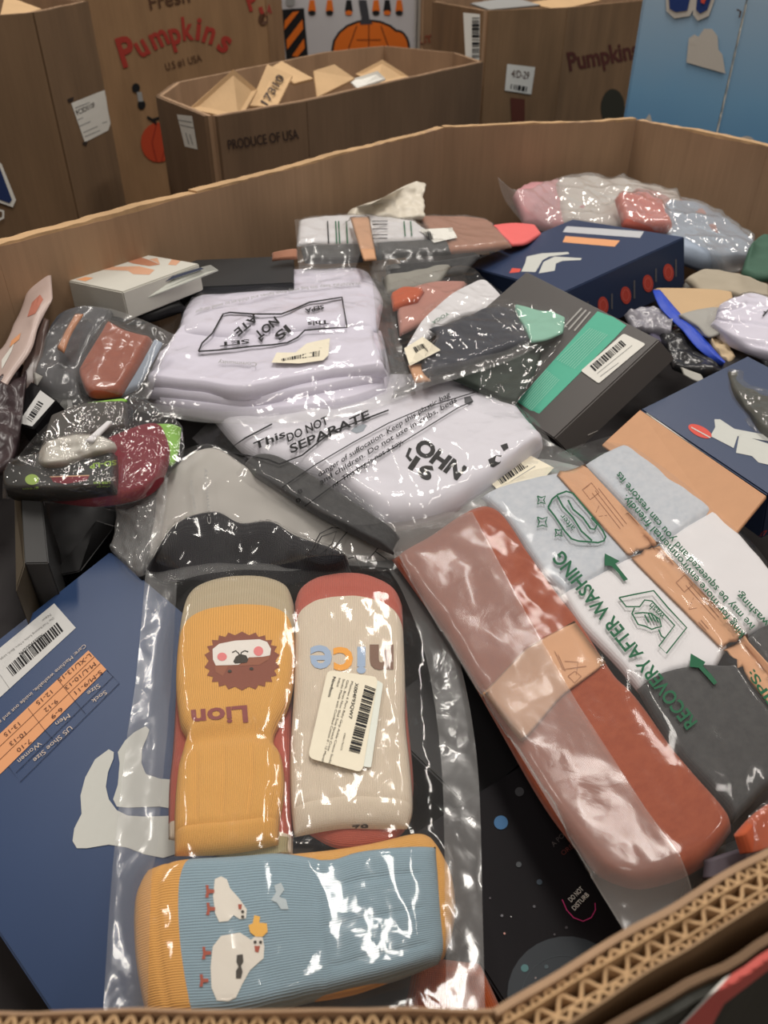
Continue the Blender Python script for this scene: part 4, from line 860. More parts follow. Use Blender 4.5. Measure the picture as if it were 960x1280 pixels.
# ---- white tees in a printed bag, on top
tw = []
LAV = knit('lavender white jersey', (222, 218, 232), .0008, 0, .04, bump=.12)
tw.append(cloth('folded_tee', 'white folded tee at the bottom of the bagged stack', 'shirt', [(222, 430), (350, 420), (480, 425)], [(196, 512), (306, 529), (400, 522), (458, 508), (484, 494)], [(186, 488)], [(488, 470)], (.894, .894, .884, .884), .013, LAV, (60, 40), 'white tees in the printed bag', amp=.0012, freq=18, seed=61, edge=.03, under=.3))
tw.append(cloth('folded_tee', 'white folded tee in the middle of the bagged stack', 'shirt', [(222, 424), (350, 414), (474, 418)], [(178, 497), (250, 506), (310, 512), (400, 496), (480, 480)], [(190, 468)], [(482, 450)], (.906, .906, .894, .896), .010, LAV, (60, 40), 'white tees in the printed bag', amp=.0016, freq=18, seed=62, edge=.03, under=.3))
tw.append(cloth('folded_tee', 'white folded tee on top of the bagged stack, under the cream sticker', 'shirt', [(226, 418), (330, 410), (450, 412), (470, 416)], [(182, 486), (250, 492), (310, 500), (400, 478), (484, 470)], [(196, 456)], [(470, 436)], (.910, .910, .903, .905), .009, LAV, (60, 40), 'white tees in the printed bag', amp=.002, freq=16, seed=63, edge=.03, hfun=lambda u, v: .003*ridge(Vector((u*2, v*2, 0)), 1.2, 9, 2), under=.3))
tw.append(cloth('folded_tee', 'white folded tee with rolled collar folds at the back of the bagged stack', 'shirt', [(243, 378), (262, 360), (343, 347), (430, 340), (462, 344)], [(226, 424), (300, 428), (400, 420), (472, 416)], [(226, 402)], [(478, 374), (476, 396)], (.908, .908, .914, .914), .012, LAV, (60, 50), 'white tees in the printed bag', amp=.002, freq=16, seed=64, edge=.12, under=.8, hfun=lambda u, v: -.004*math.exp(-((v-.32)/.03)**2)-.003*math.exp(-((v-.55)/.03)**2)))
wb_, wf, WG = bag('clear_bag', 'clear printed bag over the stack of white tees with a cream sticker', [(214, 352), (300, 346), (400, 334), (468, 322), (484, 316)], [(160, 512), (240, 528), (330, 531), (430, 522), (520, 494)], [(196, 420), (176, 470)], [(492, 370), (500, 430)], (.915, .915, .893, .892), tw, FILM, (120, 100), amp=.0034, freq=15, seed=14, it=18, edge=.03)
wt = bvh_of([wf]); s4 = Q(200, 340, 3.4286)
band_of(WG, 108, 119, 0, 99, 'side_seam', FILMH, wb_, wf); band_of(WG, 0, 119, 92, 99, 'bottom_seam', FILMH, wb_, wf)
lines('printed_frame', wt, [s4((165, 340), (180, 305), (225, 262), (270, 180), (300, 173), (400, 180), (520, 180), (560, 165), (640, 130), (780, 108), (802, 237), (700, 242), (620, 250), (590, 280), (545, 303), (480, 312), (400, 318), (250, 335), (165, 340))], 2, INK, wb_, .0008)
for s, aa, bb_, c in (('This', (722, 205), (632, 215), 5), ('SEPA', (700, 140), (620, 158), 5), ('IS', (540, 225), (488, 270), 10), ('NOT', (492, 190), (402, 262), 10), ('ATE', (405, 178), (316, 252), 9), ('A', (445, 280), (420, 284), 5), ('SET', (382, 288), (255, 302), 5)):
    text('printed_text', wt, s, s4(aa)[0], s4(bb_)[0], c, INK, wb_, .0008, .03, 6)
text('printed_text', wt, 'Community', s4((415, 388))[0], s4((250, 378))[0], 5, GREYT, wb_, .0008, .0, 6)
text('printed_text', wt, 'WARNING: keep this bag away from babies and children to avoid danger', s4((860, 42))[0], s4((150, 165))[0], 4, GREYT, wb_, .0008, .0, 6, arc=-6)
on('barcode_sticker', wt, [s4((478, 388), (500, 345), (580, 345), (630, 305), (728, 284), (722, 355), (700, 378), (600, 392))], CREAMP, wb_, .0008)
barcode('barcode', wt, s4((520, 372), (690, 335), (688, 360), (522, 380)), 30, INK, wb_, .0012, 8)

# ---- charcoal carton with teal band
cbx, co, ct, ccs = carton('charcoal carton with a teal printed band and white barcode label', [(691, 549), (825, 424), (612, 318), (545, 446)], .905, .045, CHAR, (1, 1, .2, .5), 20, W(717, 576, .886)-W(691, 549, .905), name='carton')
r7 = Q(640, 200, 3); r6 = Q(460, 300, 2.4)
on('teal_band', ct, [[(637, 512), (662, 529), (787, 404), (747, 389)]], TEAL, cbx, .0005, 30)
on('barcode_label', ct, [rrect(r7((258, 790), (418, 650), (502, 690), (325, 838)), .1)], WHT, cbx, .001); barcode('barcode', ct, r7((292, 772), (412, 672), (432, 690), (312, 792)), 30, INK, cbx, .0014, 9)
lines('printed_text', ct, [r7((320, 800), (450, 695)), r7((330, 812), (400, 760))], .7, GREYT, cbx, .0014)
TL_ = ink('teal pale print', (150, 208, 188))
for k in range(9): f = k/9; lines('printed_text', ct, [[(645+f*22*0+6*0+((664-640)*0)+f*0+ (k%3)*0+648-645+ .0+ f*18, 500+f*14+ (0)), (645+f*18+38, 462+f*14)]], .7, TL_, cbx, .001)
for k in range(9): f = k/9; lines('printed_text', ct, [[(696+f*24, 450+f*12), (738+f*24, 410+f*9)]], .7, TL_, cbx, .001)
for k in range(3): lines('printed_text', ct, [r7((190+k*22, 640+k*4-8), (262+k*16, 555+k*7))], 2, ink('pale charcoal print', (168, 166, 162)), cbx, .001)
lines('tuck_highlight', ct, [r6((660, 585), (720, 560), (800, 480), (850, 420))], 1.4, ink('slit highlight', (170, 166, 160)), cbx, .0008)  # pale line is a painted highlight along the slit
lines('tuck_slit', ct, [r6((662, 588), (722, 563), (802, 483), (852, 423))], 1.2, INK, cbx, .001)

# ---- far navy carton
fx, fo, ft_, fcs = carton('navy sock carton at the back of the bin with red circles along its side', [(703, 367), (857, 294), (712, 278), (590, 325)], .905, .065, NAVYD, (1, 1, .6, .4), 30, name='sock_box')
for k, (x, y) in enumerate(((342, 545), (427, 507), (510, 463), (587, 422))):
    e = r7((x, y))[0]; on('red_circle', ft_, [ellipse(e[0], e[1], 6.6, 11, 20, -.1)], REDP, fx, .0006); e2 = ellipse(e[0], e[1], 4, 7, 12); lines('circle_text', ft_, [e2+[e2[0]]], .8, ink('coral light', (232, 120, 108)), fx, .001)
for x, y, l in ((378, 530, 58), (462, 485, 68), (543, 432, 50), (618, 405, 66), (288, 540, 20)): e = r7((x, y))[0]; lines('printed_text', ft_, [[(e[0]-1, e[1]-l/6), (e[0]-1, e[1]+l/6)]], 2, ink('muted print', (112, 110, 114)), fx, .0008)
on('printed_sock', ft_, [r7((55, 362), (110, 350), (210, 345), (215, 352), (140, 362), (115, 375), (88, 420), (35, 418), (50, 385))], SOCKP, fx, .0006); on('printed_sock', ft_, [r7((118, 382), (160, 362), (262, 368), (258, 375), (190, 378), (165, 388), (160, 415), (100, 425))], SOCKP, fx, .0006)
on('printed_table', ft_, [r7((200, 285), (405, 302), (385, 325), (190, 308))], PEACH, fx, .0006); on('sticker', ft_, [r7((205, 248), (495, 268), (480, 292), (190, 270))], ink('dim white', (190, 192, 196)), fx, .0006)
on('printed_patch', ft_, [r7((0, 405), (34, 408), (28, 420), (-10, 424))], REDP, fx, .0006)

# ---- navy carton at right with kraft side
nx, no, nt2, ncs = carton('navy sock carton at the right edge with an uncoated kraft side', [(802, 511), (959, 619), (1130, 520), (905, 446)], .89, .05, NAVYD, (1, 1, .2, .2), 20, None, name='sock_box')
'''n_ = (ncs[1]-ncs[0]).cross(ncs[3]-ncs[0]).normalized(); n_ = n_ if n_.z > 0 else -n_
outw = (ncs[0]-ncs[3]).normalized()
slab('kraft_side', [ncs[0]+outw*.0012-n_*.001, ncs[1]+outw*.0012-n_*.001, ncs[1]+outw*.0012-n_*.046, ncs[0]+outw*.0012-n_*.046], .0012, KPAP, nx, .0003, outw*-.001)
'''
kf = [W(800, 512, .893), W(958, 620, .893), W(914, 674, .872), W(752, 556, .872)]
slab('kraft_lid_flap', kf, .003, KPAP, nx, .0005)
lines('pale_edge', nt2, [[(808, 516), (860, 553), (910, 588), (956, 620)]], 1.6, WHT, nx, .0008)  # white line along the dashed carton edge
on('printed_sock', nt2, [[(893, 524), (900, 524), (918, 536), (965, 545), (965, 552), (922, 545), (917, 560), (888, 545), (894, 534)]], SOCKP, nx, .0006); on('printed_sock', nt2, [[(924, 543), (940, 548), (965, 556), (965, 582), (948, 578), (940, 570), (920, 566)]], SOCKP, nx, .0006)
on('red_oval', nt2, [ellipse(875, 539, 16, 6.5, 20, .45)], REDP, nx, .0006); lines('oval_text', nt2, [[(864, 534), (888, 547)]], 1.4, SOCKP, nx, .001)
on('red_oval', nt2, [ellipse(951, 678, 6, 17, 20, .5)], REDP, nx, .0008)

_cl = cloth
def cloth(name, label, cat, T, B, Lf, Rt, z, thick, mat, n=(28, 28), group=None, **k):
    k['edge'] = min(k.get('edge', .07), .2); return _cl(name, label, cat, T, B, Lf, Rt, z, thick*.6, mat, n, group, **k)
# ---- clear pack of dark grey, white and terracotta briefs (middle)
r6 = Q(460, 300, 2.4); GR2 = 'briefs in the middle clear pack'
ORG = knit('orange cotton', (196, 96, 62), .0008, 0, .1, bump=.2); PINKC = knit('dusty rose cotton', (186, 134, 122), .0008, 0, .1, bump=.2)
SL = knit('slate cotton', (66, 68, 76), .0008, 0, .12, bump=.2)
m1 = cloth('folded_brief', 'dusty rose folded brief at the far left of the middle clear pack', 'underwear', r6((80, 160), (200, 130), (300, 130)), r6((95, 290), (150, 262), (230, 210)), [], [], (.915, .92, .905, .912), .007, PINKC, (26, 22), GR2, amp=.001, seed=71)
m0 = cloth('folded_brief', 'terracotta folded brief at the far corner of the middle clear pack', 'underwear', r6((68, 170), (110, 150), (170, 155)), r6((75, 215), (110, 200), (150, 185)), [], [], (.917, .92, .913, .918), .008, ORG, (16, 14), GR2, amp=.001, seed=72)
m2 = cloth('folded_brief', 'white folded brief in the middle clear pack', 'underwear', r6((250, 170), (340, 125), (380, 150), (415, 205)), r6((105, 340), (180, 300), (270, 240), (400, 215)), r6((160, 250)), [], (.920, .920, .908, .915), .008, WHC, (36, 26), GR2, amp=.001, seed=73, edge=.08)
m3 = cloth('folded_brief', 'slate grey folded brief in the middle clear pack', 'underwear', r6((182, 268), (240, 258), (300, 232), (350, 212), (420, 205), (450, 212)), r6((180, 415), (300, 378), (400, 345), (495, 308)), r6((205, 300), (160, 375)), r6((480, 260)), (.918, .918, .908, .912), .009, SL, (44, 34), GR2, amp=.002, seed=74, edge=.08, freq=40)
k6 = cloth('paper_band', 'kraft paper band end at the lower left of the middle clear pack', 'paper band', r6((120, 375), (160, 370)), r6((140, 430), (190, 425)), [], [], (.909, .909, .906, .906), .003, KPAP, (10, 10), seed=75)
mbag, mfl, MGG = bag('clear_bag', 'clear pack of slate, white and terracotta briefs left of the charcoal carton', r6((62, 130), (150, 108), (290, 78), (350, 118), (430, 180)), r6((70, 480), (180, 445), (400, 375), (600, 280)), r6((70, 250), (90, 380)), r6((500, 240), (580, 268)), (.924, .928, .900, .912), [m0, m1, m2, m3, k6], FILM, (100, 80), amp=.0035, freq=22, seed=20, it=14, edge=.03)
mt_ = bvh_of([mfl]); on('barcode_sticker', mt_, [r6((108, 325), (165, 290), (218, 330), (125, 378))], CREAMP, mbag, .0008); barcode('barcode', mt_, r6((135, 322), (168, 308), (184, 332), (152, 350)), 12, INK, mbag, .0012, 7)
band_of(MGG, 0, 99, 73, 79, 'bottom_seam', FILMH, mbag, mfl); text('printed_text', mt_, 'YOGA', r6((240, 215))[0], r6((190, 245))[0], 4, GRN, mbag, .0008, .01)
# ---- teal and camouflage garments beside the charcoal carton
CAMO = plain('camouflage cloth', (52, 60, 54), .7, .7, 60, .2)
tg = cloth('folded_garment', 'pale teal folded garment in a clear bag against the charcoal carton', 'garment', r6((430, 190), (520, 190), (604, 198)), r6((490, 310), (540, 300), (585, 280)), [], [], (.924, .926, .916, .918), .004, plain('pale teal cloth', (140, 188, 168), .7, .06, 60, .2), (24, 20), seed=76, amp=.002)
cg = cloth('folded_garment', 'green camouflage folded garment under the middle clear pack', 'garment', r6((250, 420), (400, 370), (530, 310)), r6((370, 470), (400, 490), (440, 500)), [], r6((500, 400)), (.898, .905, .888, .886), .008, CAMO, (30, 24), seed=77, amp=.0015)
tb_, tbf, _g = bag('clear_bag', 'small clear bag of teal and camouflage cloth beside the charcoal carton', r6((360, 180), (480, 178), (605, 196)), r6((330, 470), (410, 500), (440, 498)), [], r6((590, 280), (500, 420)), (.926, .928, .893, .900), [tg, cg], FILM, (60, 60), amp=.003, freq=26, seed=21)

# ---- pack at the far side
q5 = Q(340, 220, 2.6667); GR3 = 'things in the far flat pack'
BRW = knit('brown cotton', (172, 122, 98), .001, 0, .1, bump=.2)
f1 = cloth('folded_brief', 'white folded brief at the left of the far flat pack', 'underwear', q5((90, 150), (180, 140), (330, 136), (480, 160)), q5((82, 235), (280, 235), (420, 228), (560, 215)), [], [], (.945, .925, .938, .918), .008, WHC, (40, 16), None, seed=81, edge=.08, amp=.001)
f2 = cloth('folded_brief', 'charcoal folded brief along the front of the far flat pack', 'underwear', q5((95, 240), (250, 235), (420, 226), (560, 220), (590, 245)), q5((110, 292), (280, 288), (420, 272), (600, 262)), [], [], (.939, .918, .930, .912), .009, DKC, (44, 14), None, seed=82, edge=.08, amp=.001)
f3 = cloth('folded_brief', 'brown folded brief at the right of the far flat pack', 'underwear', q5((480, 140), (580, 138), (700, 150), (740, 180)), q5((590, 262), (700, 252), (800, 240)), [], q5((775, 215)), (.922, .908, .912, .900), .009, BRW, (34, 16), None, seed=83, edge=.08, amp=.001)
f4 = cloth('paper_band', 'kraft paper band across the left of the far flat pack', 'paper band', q5((260, 138), (325, 136)), q5((305, 285), (350, 282)), [], [], (.951, .948, .942, .939), .002, KPAP, (8, 16), seed=84)
fbag, ffl, FGG = bag('clear_bag', 'clear flat pack of white, charcoal and brown briefs below the far wall', q5((75, 145), (250, 132), (450, 128), (680, 138)), q5((90, 325), (300, 320), (560, 290), (805, 242)), [], q5((770, 200)), (.948, .912, .926, .898), [f1, f2, f3, f4], FILMH, (90, 40), amp=.0025, freq=22, seed=22, it=12)
fft = bvh_of([ffl])
for x in (185, 212, 222, 248, 440, 462): lines('printed_text', fft, [q5((x, 150), (x+4, 200 if x > 300 else 225))], 1.6, GRN if x > 200 else INK, fbag, .001)
for y in (150, 162, 176, 196, 208): lines('printed_text', fft, [q5((335, y), (385, y))], 1, INK, fbag, .001)
on('barcode_sticker', fft, [q5((490, 178), (600, 172), (618, 205), (540, 222))], WHT, fbag, .001); barcode('barcode', fft, q5((505, 186), (535, 184), (540, 210), (510, 212)), 8, INK, fbag, .0014)
# stuff behind it
wc = cloth('crumpled_bag', 'white crumpled plastic bag standing up behind the far flat pack', 'bag', q5((330, 95), (400, 55), (460, 25), (505, 24)), q5((240, 150), (350, 150), (500, 150)), q5((265, 110)), q5((502, 80)), (.955, .955, .930, .925), .02, plain('white plastic', (214, 206, 190), .35, .05, 40, .4), (40, 30), seed=85, amp=.008, freq=40)
cloth('coral_card', 'flat coral pink card between the far pack and the navy carton', 'card', q5((715, 170), (800, 160), (880, 170)), q5((800, 235), (850, 228), (900, 195)), [], [], (.905, .90, .900, .898), .006, plain('coral card', (232, 110, 108), .5, .04, 30, .05), (20, 16), seed=86, amp=.0005)
cloth('folded_garment', 'peach folded garment edge left of the far flat pack', 'garment', q5((0, 258), (60, 245), (85, 245)), q5((0, 285), (40, 280), (85, 278)), [], [], (.945, .945, .938, .938), .005, BRW, (16, 10), seed=87)
cloth('folded_garment', 'dark filler garment for the dark gap beneath the far flat pack', 'garment', q5((380, 300), (560, 285), (700, 262)), q5((380, 340), (520, 345), (640, 330)), [], [], (.915, .905, .905, .895), .008, DKC, (30, 12), seed=88)  # dark cloth added to fill a gap that reads as shade
cloth('folded_garment', 'grey folded garment showing above the middle clear pack', 'garment', q5((370, 345), (460, 320), (600, 300)), q5((380, 400), (480, 385), (560, 360)), [], [], (.915, .912, .908, .908), .008, plain('grey green cloth', (140, 138, 130), .7, .08, 50, .2), (24, 14), seed=89, amp=.003)

# ---- big clear bag of pale clothes against the far right wall
r7 = Q(640, 200, 3)
PNK = plain('pink cloth', (200, 146, 150), .8, .1, 40, .2); REDC = plain('salmon cloth', (208, 112, 98), .8, .1, 40, .2); PBL = plain('grey blue cloth', (156, 168, 184), .8, .1, 40, .2); OFFW = plain('off white cloth', (206, 198, 190), .8, .08, 40, .2)
v1 = cloth('rolled_garment', 'pink garment at the left end of the big back bag', 'garment', [(640, 248), (670, 232), (718, 230)], [(655, 284), (700, 292), (740, 290)], [], [], (.905, .92, .885, .885), .02, PNK, (30, 20), seed=91, amp=.006)
v2 = cloth('rolled_garment', 'off-white garment in the middle of the big back bag', 'garment', [(692, 234), (740, 230), (790, 234), (850, 252)], [(700, 292), (760, 298), (870, 320)], [], [], (.916, .910, .885, .880), .028, OFFW, (34, 22), seed=92, amp=.006)
v3 = cloth('rolled_garment', 'salmon red garment showing through the big back bag', 'garment', [(768, 250), (800, 246), (826, 258)], [(778, 286), (815, 290), (840, 290)], [], [], (.928, .924, .908, .904), .02, REDC, (24, 18), seed=93, amp=.005)
v4 = cloth('rolled_garment', 'grey-blue garment at the right end of the big back bag', 'garment', [(826, 262), (862, 262), (905, 284), (940, 316)], [(830, 316), (880, 336), (934, 334)], [], [], (.912, .882, .885, .870), .03, PBL, (34, 22), seed=94, amp=.005)
v5 = cloth('rolled_garment', 'beige striped garment along the top right of the big back bag', 'garment', [(790, 240), (840, 250), (880, 270)], [(800, 262), (850, 275), (900, 300)], [], [], (.92, .905, .915, .895), .015, plain('rose beige cloth', (190, 140, 132), .8, .1, 40, .2), (30, 14), seed=95, amp=.004)
vb, vf, VG = bag('clear_bag', 'large puffed clear bag of pink, red and grey-blue clothes against the far right wall', [(622, 223), (650, 240), (700, 224), (780, 227), (850, 248), (905, 276), (945, 318)], [(660, 288), (740, 300), (840, 318), (900, 345), (938, 336)], [(632, 252)], [], (.945, .874, .885, .868), [v1, v2, v3, v4, v5], film('shiny puffed film', .3, .06, bump=.7, scale=22, refl=.12), (110, 50), amp=.011, freq=13, seed=24, it=10, edge=.06)  # haze and paled cloth colours stand in for whitish film glare

# ---- right edge things
z = Q(780, 340, 5.333)
GRY = plain('grey poly mailer', (160, 158, 152), .5, .06, 30, .2)
kg = cloth('garment_pack', 'khaki and grey folded packet behind the lavender garment', 'packet', z((400, 60), (520, 10), (690, 20), (800, 60), (970, 110)), z((560, 200), (700, 180), (970, 240)), [], [], (.895, .90, .885, .888), .012, plain('khaki grey cloth', (168, 158, 140), .7, .1, 30, .2), (36, 20), seed=101, amp=.004)
cloth('garment_pack', 'grey packet in front of the navy carton end', 'packet', z((390, 90), (530, 70), (680, 90)), z((390, 145), (560, 160), (660, 150)), [], [], (.882, .884, .878, .878), .008, plain('mid grey cloth', (112, 110, 106), .7, .1, 30, .2), (24, 14), seed=102, amp=.003)
cloth('folded_garment', 'dark green garment at the right edge against the bin wall', 'garment', [(936, 310), (950, 298), (975, 300)], [(925, 345), (945, 352), (980, 352)], [], [], (.92, .915, .900, .900), .012, plain('bottle green cloth', (66, 98, 82), .7, .2, 50, .3), (20, 20), seed=103, amp=.004)
en = thing('mailer', 'kraft mailer with a bright blue edge strip right of the charcoal carton', 'mailer', cen([[W(870, 400, .89)]]))
EG = coons(z((190, 118), (400, 122), (600, 135), (720, 150)), z((668, 632), (740, 560), (800, 540)), z((340, 300), (520, 500)), z((760, 350)), (.895, .895, .862, .868), 30, 40); e1 = soft('body', EG, .006, plain('kraft mailer paper', (196, 166, 128), .6, .06, 30, .1), en, amp=.001, seed=104, edge=.05, freq=25)
EB = coons(z((188, 118), (240, 118)), z((655, 635), (700, 620)), z((260, 260), (400, 400), (500, 520)), z((380, 280), (520, 420), (640, 560)), (.897, .900, .866, .872), 10, 50); soft('blue_strip', EB, .005, plain('bright blue strip', (48, 78, 190), .35, .1, 40, .2), en, amp=.0012, seed=105, edge=.2)
gf = cloth('poly_mailer', 'soft grey plastic sleeve over the kraft mailer', 'packet', z((360, 290), (560, 240), (680, 235)), z((500, 400), (560, 440), (640, 420)), [], [], (.893, .895, .882, .888), .004, GRY, (24, 20), seed=106, amp=.002)
lg = cloth('folded_garment', 'lavender folded garment in plastic at the right edge', 'garment', z((620, 260), (760, 200), (830, 165), (980, 200)), z((560, 380), (700, 480), (860, 550), (1000, 600)), z((600, 330)), [], (.905, .905, .885, .885), .016, LAV, (50, 40), seed=107, amp=.003, freq=22, edge=.06, hfun=lambda u, v: -.003*max(0, math.cos(v*18+u*3))**6)
lb_, lf_, _g = bag('clear_bag', 'clear film over the lavender garment at the right edge', z((560, 250), (700, 180), (850, 150), (1000, 180)), z((540, 390), (700, 500), (860, 570), (1020, 630)), [], [], (.907, .907, .883, .882), [lg], FILM, (50, 50), amp=.003, seed=25)
lines('tie_mark', bvh_of([lf_]), [z((925, 295), (945, 270), (965, 250)), z((945, 270), (930, 262))], 1.6, INK, lb_, .001)
cloth('tissue', 'crumpled cream tissue beside the blue strip', 'tissue', z((560, 450), (620, 445), (700, 500)), z((690, 630), (715, 620), (740, 590)), z((600, 520)), [], (.88, .88, .868, .87), .01, plain('cream tissue', (206, 184, 150), .7, .15, 60, .4), (24, 24), seed=108, amp=.006, freq=70)
DKF = plain('dark shiny plastic', (42, 42, 44), .22, .2, 30, .6, .6); SIL = plain('silvery plastic', (150, 148, 156), .2, .12, 40, .7, .6)
cloth('plastic_bag', 'silvery crumpled plastic behind the charcoal carton corner', 'bag', z((0, 290), (120, 262), (260, 275), (330, 330)), z((60, 400), (200, 410), (300, 450)), [], [], (.885, .882, .876, .872), .014, SIL, (36, 26), seed=109, amp=.006, freq=60)
cloth('plastic_bag', 'black shiny plastic bag right of the charcoal carton corner', 'bag', z((230, 420), (340, 350), (440, 420)), z((320, 640), (500, 700), (680, 690)), [], z((580, 580)), (.872, .872, .862, .862), .012, DKF, (44, 34), seed=110, amp=.005, freq=50)
cloth('garment_pack', 'dark filler packet for the dark gap under the lavender garment', 'packet', z((700, 500), (850, 560), (1000, 610)), z((620, 700), (800, 720), (1000, 720)), [], [], (.872, .872, .866, .866), .01, DKF, (24, 18), seed=111, amp=.002)  # added dark plastic standing in for the shaded gap
cloth('paper_scrap', 'small pale grey paper scrap in front of the black shiny bag', 'paper', z((375, 635), (440, 660), (520, 690)), z((395, 685), (470, 725), (545, 745)), [], [], (.882, .88, .880, .878), .002, plain('pale scrap', (168, 166, 158), .5, .05, 30, .1), (14, 10), seed=112)
cloth('paper_scrap', 'small red and white scrap above the right navy carton', 'paper', z((510, 765), (560, 765), (600, 770)), z((520, 805), (570, 812), (635, 805)), [], [], (.884, .884, .882, .882), .002, REDP, (10, 8), seed=113)
dk = cloth('folded_garment', 'dark olive garment in smoky plastic at the right edge', 'garment', z((660, 710), (800, 715), (1000, 740)), z((830, 990), (900, 1080), (1000, 1150)), z((720, 860)), [], (.890, .890, .885, .885), .014, plain('dark olive cloth', (70, 70, 60), .7, .3, 40, .3), (34, 30), seed=114, amp=.004)
ob, of, _g = bag('clear_bag', 'smoky clear bag over the dark olive garment at the right edge', z((636, 700), (800, 700), (1000, 720)), z((850, 1050), (930, 1120), (1000, 1160)), z((700, 860)), [], (.892, .892, .886, .886), [dk], film('smoky film', .2, .12, hcol=(.4, .4, .4)), (50, 50), amp=.003, seed=26)
cloth('folded_garment', 'lilac dark cloth behind the teal end of the charcoal carton', 'garment', [(786, 396), (810, 386), (835, 396)], [(812, 428), (845, 436), (862, 424)], [], [], (.872, .872, .866, .866), .01, plain('lilac cloth', (92, 88, 108), .7, .1, 40, .2), (20, 16), seed=115, amp=.003)

# ---- far left: carton of underwear and black carton
c3 = Q(0, 300, 3)
ub_, uo, uot, ucs = carton('white carton printed with skin-toned pictures, its lid torn open, on the left of the pile', c3((245, 158), (440, 182), (770, 90), (500, 50)), .953, .028, plain('white printed carton', (206, 204, 194), .45, .04, 30, .05), (.6, .6, .6, .6), 60, name='carton')
SKN = ink('skin print', (206, 158, 128)); SKD = ink('deep skin print', (176, 120, 92))
on('printed_picture', uot, [c3((330, 112), (370, 100), (450, 100), (520, 98), (580, 112), (560, 130), (500, 128), (480, 115), (400, 112))], SKN, ub_, .0006); on('printed_picture', uot, [c3((470, 78), (520, 62), (560, 75), (600, 92), (560, 98), (500, 88))], SKD, ub_, .0006); on('printed_picture', uot, [c3((560, 72), (620, 62), (680, 78), (660, 95), (600, 90))], SKN, ub_, .0006)
on('printed_picture', uot, [c3((285, 148), (320, 138), (350, 142), (320, 155))], KPAP.copy() if False else PEACH, ub_, .0006)
lf = [W(*c3((420, 185))[0], .952), W(*c3((790, 92))[0], .955), W(*c3((820, 112))[0], .948), W(*c3((480, 245))[0], .940)]
slab('torn_flap', lf, .002, plain('white flap', (200, 202, 192), .5, .05, 30, .1), ub_, .0004); on('flap_print', bvh_of([bpy.data.objects['torn_flap']]), [c3((470, 190), (760, 100), (765, 108), (480, 202))], NAVYI, ub_, .0008)
kb_, ko, kot, kcs = carton('long black carton with a pale label lying against the far left wall', [(215, 372), (368, 344), (366, 322), (240, 322)], .93, .035, plain('soft black carton', (52, 54, 56), .4, .08, 30, .04, .3), (.4, .5, .6, .4), 120, name='carton')
on('label', kot, [c3((720, 62), (800, 53), (900, 56), (880, 68), (800, 78))], ink('dim label', (186, 184, 178)), kb_, .0006)
cloth('garment_pack', 'black packet under the torn white carton', 'packet', c3((260, 225), (420, 240), (640, 180)), c3((300, 290), (520, 310), (700, 260)), [], [], (.925, .925, .918, .918), .012, BLK, (30, 20), seed=121, amp=.002)

# ---- left: bag with terracotta and dark garments
DKB = knit('dark slate cloth', (70, 70, 74), .001, 0, .2, bump=.3)
l1 = cloth('folded_garment', 'dark slate garments rolled in the left clear bag', 'garment', c3((200, 345), (250, 290), (330, 262), (430, 270)), c3((130, 560), (200, 590), (300, 600)), c3((150, 450)), c3((390, 340), (320, 460)), (.93, .93, .905, .905), .02, DKB, (40, 44), seed=122, amp=.004, edge=.15)
l2 = cloth('folded_garment', 'terracotta folded garment in the left clear bag', 'garment', c3((412, 312), (480, 350), (575, 375)), c3((300, 510), (340, 590), (455, 585)), c3((350, 420)), c3((530, 460)), (.94, .935, .918, .915), .012, TERRA2, (34, 34), seed=123, amp=.0012, edge=.08)
l3 = cloth('cloth_strip', 'orange cloth strip along the dark garments in the left clear bag', 'garment', c3((285, 278), (315, 278)), c3((215, 410), (240, 425)), c3((255, 330)), c3((270, 350)), (.955, .955, .938, .938), .003, plain('faded orange cloth', (186, 126, 88), .8, .1, 60, .2), (10, 24), seed=124)
l4 = cloth('cloth_strip', 'grey-blue cloth edge right of the terracotta garment', 'garment', c3((578, 375), (610, 390)), c3((455, 588), (520, 560)), [], [], (.932, .93, .912, .91), .008, PBL, (10, 24), seed=125)
lbag, lfl, LG = bag('clear_bag', 'clear bag of dark slate and terracotta garments, left of the white tees', c3((250, 262), (330, 248), (450, 268), (600, 330), (660, 360)), c3((110, 560), (250, 620), (400, 610), (560, 600)), c3((180, 350), (130, 470)), c3((600, 480)), (.955, .938, .905, .908), [l1, l2, l3, l4], FILMH, (80, 70), amp=.004, freq=18, seed=27, it=12)
lt2 = bvh_of([lfl]); on('white_tag', lt2, [c3((112, 500), (130, 495), (160, 512), (140, 545), (108, 530))], WHT, lbag, .001)
# standing film packs at the left edge
s1 = cloth('garment_pack', 'flat pack in pinkish film standing up against the left wall', 'packet', [(63, 328), (66, 374)], [(-60, 470), (-20, 545)], [(40, 355), (22, 398), (0, 440)], [(48, 408), (38, 440), (10, 480)], (.965, .957, .905, .900), .006, plain('pink film pack', (196, 176, 168), .3, .08, 20, .3, .4), (24, 50), seed=126, amp=.0015, edge=.2)
s1t = bvh_of([s1]); on('printed_patch', s1t, [[(40, 378), (50, 368), (54, 374), (44, 392), (34, 396)]], ink('rose print', (186, 118, 100)), s1, .001); on('printed_patch', s1t, [[(14, 426), (26, 416), (24, 424), (12, 434)]], PEACH, s1, .001); on('printed_patch', s1t, [[(2, 450), (18, 428), (14, 440), (2, 462)]], WHT, s1, .001)
cloth('garment_pack', 'dark brown film pack leaning behind the pinkish standing pack', 'packet', [(50, 395), (62, 400)], [(20, 500), (45, 490)], [], [], (.945, .945, .905, .905), .008, plain('brown film pack', (92, 74, 68), .3, .2, 30, .3, .6), (16, 30), seed=127, amp=.003)
